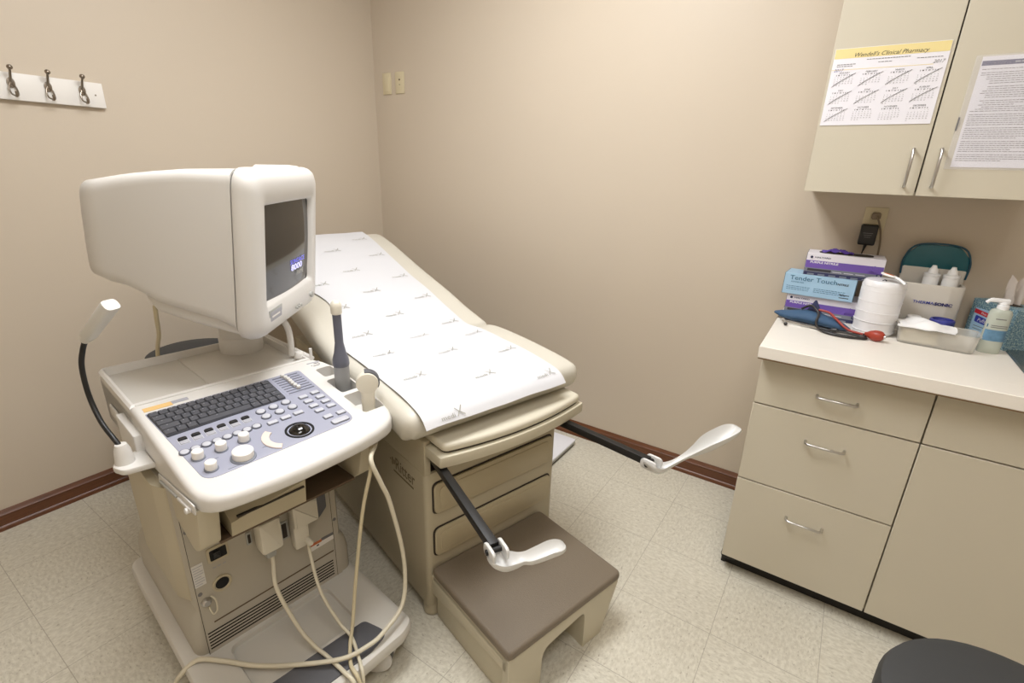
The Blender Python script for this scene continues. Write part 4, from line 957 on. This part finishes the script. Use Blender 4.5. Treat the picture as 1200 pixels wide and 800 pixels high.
# ------------------------------------------------------------- things on the worktop
WZ = .914
def carton(name, loc, rz, w, d, h, label, kind, group=None):
    t = empty(name, loc, rz, label, 'box', group)
    b = B()
    if kind == 'tt': b.box((0, 0, 0), (w, d, h), 'g_blue', .001, 1)
    else: b.box((0, 0, 0), (w, d, h), 'g_white', .001, 1)
    F = lambda x, z: basis((x, -.0012, z), (1, 0, 0), (0, 0, 1), (0, -1, 0))
    if kind == 'tt':
        b.box((-.0006, .0, .0), (.0006, d, h), 'g_bluedk')
        b.text('Tender Touch', .0235, 'g_bluedk', F(.018, h-.016), 'LEFT', sx=1.12); b.text('NITRILE', .010, 'ink', F(.172, h-.020), 'LEFT', thick=.0002)
        b.text('POWDER FREE', .0065, 'g_bluedk', F(.024, h-.031), 'LEFT')
        for k in range(6):
            x = .012+(.09 if k > 2 else 0)
            while x < (.085 if k < 3 else .20): w_ = random.uniform(.004, .010); b.box((x, -.0006, .030-(k % 3)*.006), (x+w_, 0, .0315-(k % 3)*.006), 'g_bluedk'); x += w_+.002
        for k in range(2): b.box((.185, -.0006, .020-k*.010), (.215, 0, .0225-k*.010), 'ink')
    else:
        b.box((.001, -.0005, h*.34), (w-.001, 0, h*.68), 'g_purple'); b.box((.001, -.0006, h*.16), (w-.001, 0, h*.345), 'g_grey'); b.box((.001, -.0006, 0.001), (w-.001, 0, h*.165), 'g_navy')
        b.box((-.0006, 0, .0), (.0004, d, h), 'g_navy')
        b.text('PURPLE NITRILE', .0100, 'g_white', F(.014, h*.60), 'LEFT', sx=1.25, thick=.0003)
        b.text('HALYARD', .0075, 'g_navy', F(.026, h*.83), 'LEFT', sx=1.5, thick=.0002); b.lathe([(.0045, 0), (.0045, .0006), (.0028, .0006), (.0028, 0)], 'g_navy', 20, T=F(.016, h*.83))
        b.box((.01, -.0008, h*.20), (.085, 0, h*.31), 'ink'); 
        for k in range(3): b.box((.09+.035*k, -.0008, h*.23), (.118+.035*k, 0, h*.25), 'g_white')
        # hand picture
        for k, (x, hh, a) in enumerate(((.0, .020, .18), (.006, .026, .06), (.012, .027, -.04), (.018, .024, -.15))):
            b.box((w-.042+x, -.001, h*.36), (w-.0375+x, -.0002, h*.36+hh), 'g_purple', .0004, 1)
        b.box((w-.050, -.001, h*.34), (w-.018, -.0002, h*.46), 'g_purple')
        b.box((w-.018, -.0012, h*.22), (w-.003, -.0002, h*.36), 'g_navy'); b.text('M', .009, 'g_white', F(w-.0105, h*.29)@Matrix.Translation((0, 0, .001)))
        for k in range(6): b.box((.012+k*.034, -.0009, .002), (.034+k*.034, -.0004, .0075), 'g_grey')
    b.obj('carton', t)
    if kind == 'open':
        b = B(); b.prism(rrect(.035, w-.035, .025, d-.025, .03, 5), h-.001, h+.0012, 'slot'); b.obj('opening', t)
    return t
GB = 'glove cartons stacked by the outlet'
carton('glove_box', (2.402, -.150, WZ), math.radians(-1.5), .236, .118, .080, 'white and purple glove carton at the bottom of the stack', 'p', GB)
carton('glove_box', (2.382, -.158, WZ+.080), math.radians(-3), .228, .118, .078, 'sky blue glove carton in the middle of the stack', 'tt', GB)
tb = carton('glove_box', (2.439, -.155, WZ+.158), math.radians(1.0), .238, .118, .080, 'open white and purple glove carton on top of the stack', 'open', GB)
b = B(); pts = []
gl = empty('purple_glove', (2.53, -.105, WZ+.2375), 0, 'crumpled purple glove poking out of the open top carton', 'glove')
vs_, fs = [], []; n = 14
for i in range(n+1):
    for j in range(8):
        x = -.05+.10*i/n; y = -.02+.04*j/7; z = .004+.012*math.exp(-((x+.0)/.035)**2)*(1-((j-3.5)/4.5)**2)+.0035*math.sin(x*190+j)+.002*math.sin(j*2.2)
        vs_.append((x, y*(1-.5*abs(x)/.05), max(z, .0015)))
for i in range(n):
    for j in range(7): a = i*8+j; fs.append((a, a+8, a+9, a+1))
m0 = len(vs_); vs_ += [(x, y, z-.0012) for x, y, z in vs_]; fs += [tuple(m0+k for k in f[::-1]) for f in fs]
b.raw(vs_, fs, 'glove'); b.obj('glove', gl)

# paper roll
t = empty('wrapped_roll', (2.685, -.223, WZ), 0, 'fat white shrink-wrapped roll standing on the worktop beside the glove cartons', 'roll')
b = B(); b.lathe([(.054, 0), (.0585, .003), (.0595, .03), (.061, .06), (.0608, .10), (.062, .14), (.0615, .166), (.0595, .176), (.054, .182), (.03, .1835), (.0001, .184)], 'roll', 56); b.obj('roll', t)
b = B()
for z in (.012, .045, .078, .112, .149, .163): b.lathe([(.0605, z-.001), (.0628, z), (.0605, z+.001)], 'roll', 56)
b.obj('wrap_ring', t)
b = B(); b.tube([(-.010, -.035, .1850), (-.004, -.030, .187), (.0, -.036, .186), (-.002, -.040, .1855)], .0015, 'ink', 6); b.obj('mark', t)
t = empty('plastic_loupe', (2.694, -.262, WZ+.1855), 0, 'small white round-headed plastic piece with a red oval lying on top of the white roll', 'plastic piece')
b = B(); Tm = Matrix.Translation((0, 0, .002)) @ Matrix.Rotation(math.radians(-32), 4, 'Z')
b.prism([(.024*math.cos(2*PI*i/24)-.012, .015*math.sin(2*PI*i/24)) for i in range(24)], .012, .018, 'pump', .002, T=Matrix.Rotation(math.radians(10), 4, 'Y') @ Tm)
b.tube([(.006, 0, .015), (.025, -.0, .012), (.045, -.0, .004)], .004, 'pump', 8, T=Matrix.Rotation(math.radians(10), 4, 'Y') @ Tm); b.obj('body', t)
b = B(); b.prism([(.016*math.cos(2*PI*i/24)-.012, .009*math.sin(2*PI*i/24)) for i in range(24)], .0175, .0188, 'orange2', .0003, T=Matrix.Rotation(math.radians(10), 4, 'Y') @ Tm); b.obj('oval_inlay', t)

# blood pressure cuff, bulb and tubes
t = empty('blood_pressure_cuff', (2.50, -.255, WZ), 0, 'rolled slate-blue blood pressure cuff with red bulb in front of the glove cartons', 'blood pressure cuff')
b = B(); R = []
for x, w_, h_, yc, zc in ((-.122, .010, .006, .030, .018), (-.10, .028, .022, .025, .017), (-.06, .034, .036, .012, .020), (-.02, .038, .046, .005, .025), (.02, .040, .044, -.004, .024), (.06, .036, .034, -.012, .019), (.10, .028, .022, -.018, .013), (.122, .010, .008, -.02, .007)):
    R.append([(x, yc+w_*math.cos(2*PI*k/20), max(.0005, zc+h_/2*math.sin(2*PI*k/20))) for k in range(20)])
b.loft(R[::-1], 'cuff'); b.obj('cuff', t, angle=60)
b = B(); b.loft([[(-.020, .010, .045), (.004, .004, .046), (.030, .0, .043), (.010, .02, .046)], [(.0, .012, .085), (.004, .011, .086), (.006, .012, .085), (.004, .013, .084)]], 'cuffdk'); b.obj('cuff_flap', t)
b = B(); b.tube([(.005, -.012, .062), (.020, -.028, .048), (.020, -.060, .018), (.045, -.100, .007), (.095, -.118, .006), (.145, -.108, .006), (.166, -.082, .008), (.160, -.062, .009)], .0042, 'tube', 10); b.tube([(-.035, .0, .050), (-.010, -.006, .068), (.005, -.012, .062)], .0042, 'tube', 10); b.obj('black_tube', t)
b = B(); b.tube([(.018, -.012, .058), (.050, -.022, .056), (.075, -.036, .040), (.115, -.060, .016), (.158, -.072, .012)], lambda q: .0040, 'redtube', 10); b.obj('red_tube', t)
b = B(); bx = basis((.196, -.090, .021), Vector((.92, -.36, 0)).normalized(), (0, 0, 1), Vector((.92, -.36, 0)).normalized().cross(Vector((0, 0, 1))))
Tb = basis((.166, -.077, .017), (0, 0, 1), Vector((.92, -.36, .05)).normalized().cross(Vector((0, 0, 1))).normalized(), Vector((.92, -.36, .05)).normalized())
b.lathe([(.005, -.004), (.007, .002), (.013, .010), (.017, .022), (.018, .033), (.016, .043), (.010, .050), (.006, .052)], 'bulb', 28, T=Tb); b.lathe([(.006, .051), (.006, .055), (.002, .056)], 'chrome', 16, T=Tb); b.obj('bulb', t)
# stethoscope
t = empty('stethoscope', (2.47, -.328, WZ), 0, 'black stethoscope with silver ear tubes lying in front of the blue cuff', 'stethoscope')
b = B(); b.tube([(-.048, .032, .012), (-.058, .035, .011), (-.052, .020, .009), (-.02, .018, .007), (.03, .009, .0065), (.062, .002, .0065)], .0028, 'chrome', 8); b.tube([(-.040, -.006, .0045), (-.046, .004, .005), (-.050, .020, .006), (-.040, .034, .006), (-.0, .028, .006), (.062, .006, .006)], .0026, 'chrome', 8); b.obj('ear_tubes', t)
b = B(); b.lathe([(.0001, -.008), (.005, -.006), (.0065, 0), (.005, .006), (.0001, .008)], 'tube', 14, T=Matrix.Translation((-.040, -.010, .0065)) @ Matrix.Rotation(1.2, 4, 'X')); b.obj('ear_tip', t)
b = B(); b.tube([(-.035, .042, .006), (.0, .030, .0065), (.055, .012, .0065), (.09, .0, .0065), (.12, .004, .007), (.155, -.001, .007), (.190, -.010, .0055), (.197, -.024, .0055), (.17, -.036, .0055), (.12, -.038, .0055), (.08, -.022, .0055)], .0042, 'tube', 10); b.tube([(.10, .006, .008), (.115, .002, .010)], .007, 'tube', 10, smooth=False); b.obj('rubber_tube', t)

# gel warmer
t = empty('gel_warmer', (2.820, -.020, WZ), 0, 'warm grey gel bottle warmer with an open teal lid standing by the wall', 'gel warmer')
b = B()
wf = rpoly([(-.088, -.112), (.050, -.112), (.088, -.095), (.088, -.0), (-.088, -.0)], [.012, .02, .02, .008, .008], 5)
b.loft([[(x*.97, y*.97, 0) for x, y in wf], [(x, y, .01) for x, y in wf], [(x*1.02, y, .165) for x, y in wf], [(x*1.0, y*.97-.001, .170) for x, y in wf], [(x*.92, y*.88-.006, .168) for x, y in wf], [(x*.90, y*.86-.008, .10) for x, y in wf]], 'warmer')
b.box((-.089, -.020, .150), (.089, -.002, .215), 'warmer', .006)
F = basis((.022, -.1145, .108), (1, 0, 0), (0, 0, 1), (0, -1, 0))
b.text('THERMA', .0135, 'bluelab', F @ Matrix.Translation((-.005, 0, .0006)), 'RIGHT', sx=1.1, thick=.0002); b.text('SONIC', .0135, 'navy', F @ Matrix.Translation((-.004, 0, .0006)), 'LEFT', sx=1.15, thick=.0008)
b.obj('body', t)
b = B(); lid = rpoly([(-.090, .195), (.090, .195), (.089, .250), (.055, .292), (-.055, .292), (-.089, .250)], [.006, .006, .03, .04, .04, .03], 6)
b.prism(lid, .0, .016, 'teal', .004, T=basis((0, -.002, 0), (1, 0, 0), (0, 0, 1), (0, -1, 0)))
b.tube([(-.089, -.022, .185), (-.089, -.020, .245), (-.055, -.020, .291), (.055, -.020, .291), (.089, -.020, .245), (.089, -.022, .185)], .003, 'tealin', 8); b.obj('lid', t)
for k, x in enumerate((-.004, .048)):
    o = empty('gel_bottle', (2.820+x, -.076, WZ+.102), 0, 'white gel bottle cap showing in the warmer, the %s of two' % ('left' if k == 0 else 'right'), 'bottle', 'gel bottles in the warmer')
    b = B(); b.lathe([(.022, 0), (.022, .085), (.018, .094)], 'pump', 28); b.obj('bottle', o)
    b = B(); b.lathe([(.022, .088), (.023, .091), (.023, .098), (.014, .101), (.0125, .112), (.008, .119), (.006, .126), (.0001, .127)], 'pump', 28); b.obj('cap', o)

# milky bin with gauze and wipes
t = empty('plastic_bin', (2.850, -.262, WZ), math.radians(-3), 'milky clear plastic bin holding gauze and folded tissue', 'bin')
o1 = rrect(-.102, .100, -.052, .050, .022, 5)
b = B(); b.loft([[(x*.93, y*.9, 0) for x, y in o1], [(x*.95, y*.93, .004) for x, y in o1], [(x, y, .054) for x, y in o1], [(x*1.03, y*1.05, .055) for x, y in o1], [(x*1.03, y*1.05, .057) for x, y in o1], [(x*.985, y*.97, .056) for x, y in o1], [(x*.93, y*.9, .006) for x, y in o1]], 'clearbin'); b.obj('bin', t)
o = empty('gauze_pads', (2.815, -.262, WZ+.0065), math.radians(-3), 'cream gauze pads stacked inside the left half of the milky bin', 'gauze')
b = B()
for k in range(3): b.box((-.056+k*.002, -.036, k*.013), (.040-k*.003, .036, k*.013+.0125), 'gauze', .003)
b.obj('pads', o)
o = empty('folded_tissue', (2.815, -.262, WZ+.050), math.radians(-3), 'crumpled white tissue heaped on top of the milky bin', 'tissue')
b = B(); vs_, fs = [], []; n = 16
rnd = random.Random(3); ph = [rnd.uniform(0, 6) for _ in range(6)]
for i in range(n+1):
    for j in range(n+1):
        x = -.068+.145*i/n; y = -.060+.112*j/n; ex = max(0, abs(x-.004)-.04); ey = max(0, abs(y)-.025)
        z = .016+.006*math.sin(x*60+ph[0]+y*22)+.005*math.sin(y*75+ph[1]-x*30)-(ex+ey)*.22+.010*math.exp(-((x+.0)**2+(y-.02)**2)/.0007)
        vs_.append((x+.004*math.sin(y*60+ph[2]), y+.004*math.sin(x*70+ph[3]), max(z, .007)))
for i in range(n):
    for j in range(n): a = i*(n+1)+j; fs.append((a, a+n+1, a+n+2, a+1))
m0 = len(vs_); vs_ += [(x, y, z-.001) for x, y, z in vs_]; fs += [tuple(m0+k for k in f[::-1]) for f in fs]
b.raw(vs_, fs, 'tissue'); b.obj('tissue', o, angle=60)
# jars behind the bin
t = empty('white_capped_jar', (2.790, -.188, WZ), 0, 'small white capped jar between the milky bin and the gel warmer', 'jar')
b = B(); b.lathe([(.017, 0), (.018, .004), (.018, .055)], 'pump', 28); b.obj('jar', t)
b = B(); b.lathe([(.0195, .055), (.020, .058), (.020, .068), (.017, .071), (.0001, .072)], 'pump', 28); b.obj('lid', t)
t = empty('blue_capped_jar', (2.866, -.175, WZ), 0, 'jar with an indigo lid behind the milky bin', 'jar')
b = B(); b.lathe([(.029, 0), (.031, .004), (.031, .050)], 'pump', 32); b.obj('jar', t)
b = B(); b.lathe([(.032, .046), (.0335, .049), (.0335, .066), (.031, .069), (.028, .069), (.027, .062), (.0001, .061)], 'jarblue', 36); b.obj('lid', t)

# tissue box
t = empty('tissue_box', (3.030, -.192, WZ), math.radians(30), 'mottled blue tissue box beside the sink with a tissue pulled up', 'tissue box')
b = B(); b.box((0, 0, 0), (.085, .165, .132), 'tisbox', .001, 1)
S_ = basis((-.0008, .112, 0), (0, -1, 0), (0, 0, 1), (-1, 0, 0))
b.box((-.034, .012, -.0002), (.036, .104, .0003), 'g_blue', T=S_); b.prism(rpoly([(-.034, .086), (.040, .080), (.040, .094), (-.034, .100)], .002), 0, .0008, 'red', T=S_); b.text('Plus', .010, 'g_white', S_ @ Matrix.Translation((.004, .090, .0012)), sx=1.3)
b.prism(rpoly([(-.024, .058), (.030, .054), (.030, .074), (-.024, .080)], .004), 0, .0009, 'bluelab', T=S_); b.text('Puffs', .017, 'g_white', S_ @ Matrix.Translation((.003, .066, .0014)), shear=.2)
for k in range(3): b.box((-.022, .044-k*.009, .0002), (.018-k*.006, .046-k*.009, .0008), 'inkgrey', T=S_)
b.obj('carton', t)
b = B(); b.prism(rrect(.025, .060, .045, .120, .014), .1315, .1328, 'slot'); b.obj('opening', t)
b = B(); R = []
for k in range(9):
    q_ = k/8; z = .131+.085*q_; w_ = .020+.012*math.sin(q_*PI*.8)+.004*q_; R.append([(.042+(-.020+.040*j/12)*(1+.5*q_-.2*(q_ > .8))+.006*q_, .080+.012*math.sin(j*.9+q_*2)*(1-.5*q_), z+.014*q_*math.sin(j*.55+2.2)) for j in range(13)])
vs_ = [p for r in R for p in r]; fs = [(i*13+j, i*13+j+1, (i+1)*13+j+1, (i+1)*13+j) for i in range(8) for j in range(12)]
m0 = len(vs_); vs_ += [(x, y+.0008, z) for x, y, z in vs_]; fs += [tuple(m0+k for k in f[::-1]) for f in fs]
b.raw(vs_, fs, 'tissuefilm'); b.obj('tissue', t, angle=60)
# pump bottle
t = empty('pump_bottle', (2.984, -.240, WZ), math.radians(8), 'cloudy clear pump bottle with a blue-blotched label in front of the tissue box', 'bottle')
def ov(a, c, z, n=32): return [(a*math.copysign(abs(math.cos(2*PI*k/n))**.8, math.cos(2*PI*k/n)), c*math.copysign(abs(math.sin(2*PI*k/n))**.8, math.sin(2*PI*k/n)), z) for k in range(n)]
b = B(); b.loft([ov(.026, .017, 0), ov(.0275, .018, .004), ov(.0275, .018, .125), ov(.024, .016, .135), ov(.012, .012, .140), ov(.011, .011, .147)], 'bottle'); b.obj('bottle', t)
b = B()
def labelring(z0, z1, m, a0, a1, o_=.0004):
    n = 14; r0 = []
    for z in (z0, z1):
        r0.append([(( .0275+o_)*math.copysign(abs(math.cos(a))**.8, math.cos(a)), (.018+o_)*math.copysign(abs(math.sin(a))**.8, math.sin(a)), z) for a in [a0+(a1-a0)*k/n for k in range(n+1)]])
    b.loft(r0, m, False, False, closed=False)
labelring(.040, .075, 'blotch', PI*1.12, PI*1.88)
for z in (.082, .0875): labelring(z, z+.0022, 'inkgrey', PI*1.3, PI*1.75)
labelring(.108, .111, 'inkgrey', PI*1.38, PI*1.62); labelring(.082, .092, 'g_bluedk', PI*1.15, PI*1.2); b.obj('label', t)
b = B(); b.lathe([(.014, .136), (.0145, .139), (.0145, .150), (.010, .153), (.005, .154), (.005, .162)], 'pump', 24); b.prism(rpoly([(-.040, -.006), (-.030, -.008), (.010, -.009), (.012, .009), (.010, .009), (-.030, .006)], .003), .158, .170, 'pump', .003); b.tube([(-.034, 0, .163), (-.042, 0, .154)], .005, 'pump', 8, smooth=False)
b.lathe([(.010, .150), (.013, .154), (.012, .160)], 'pump', 20); b.obj('pump', t)
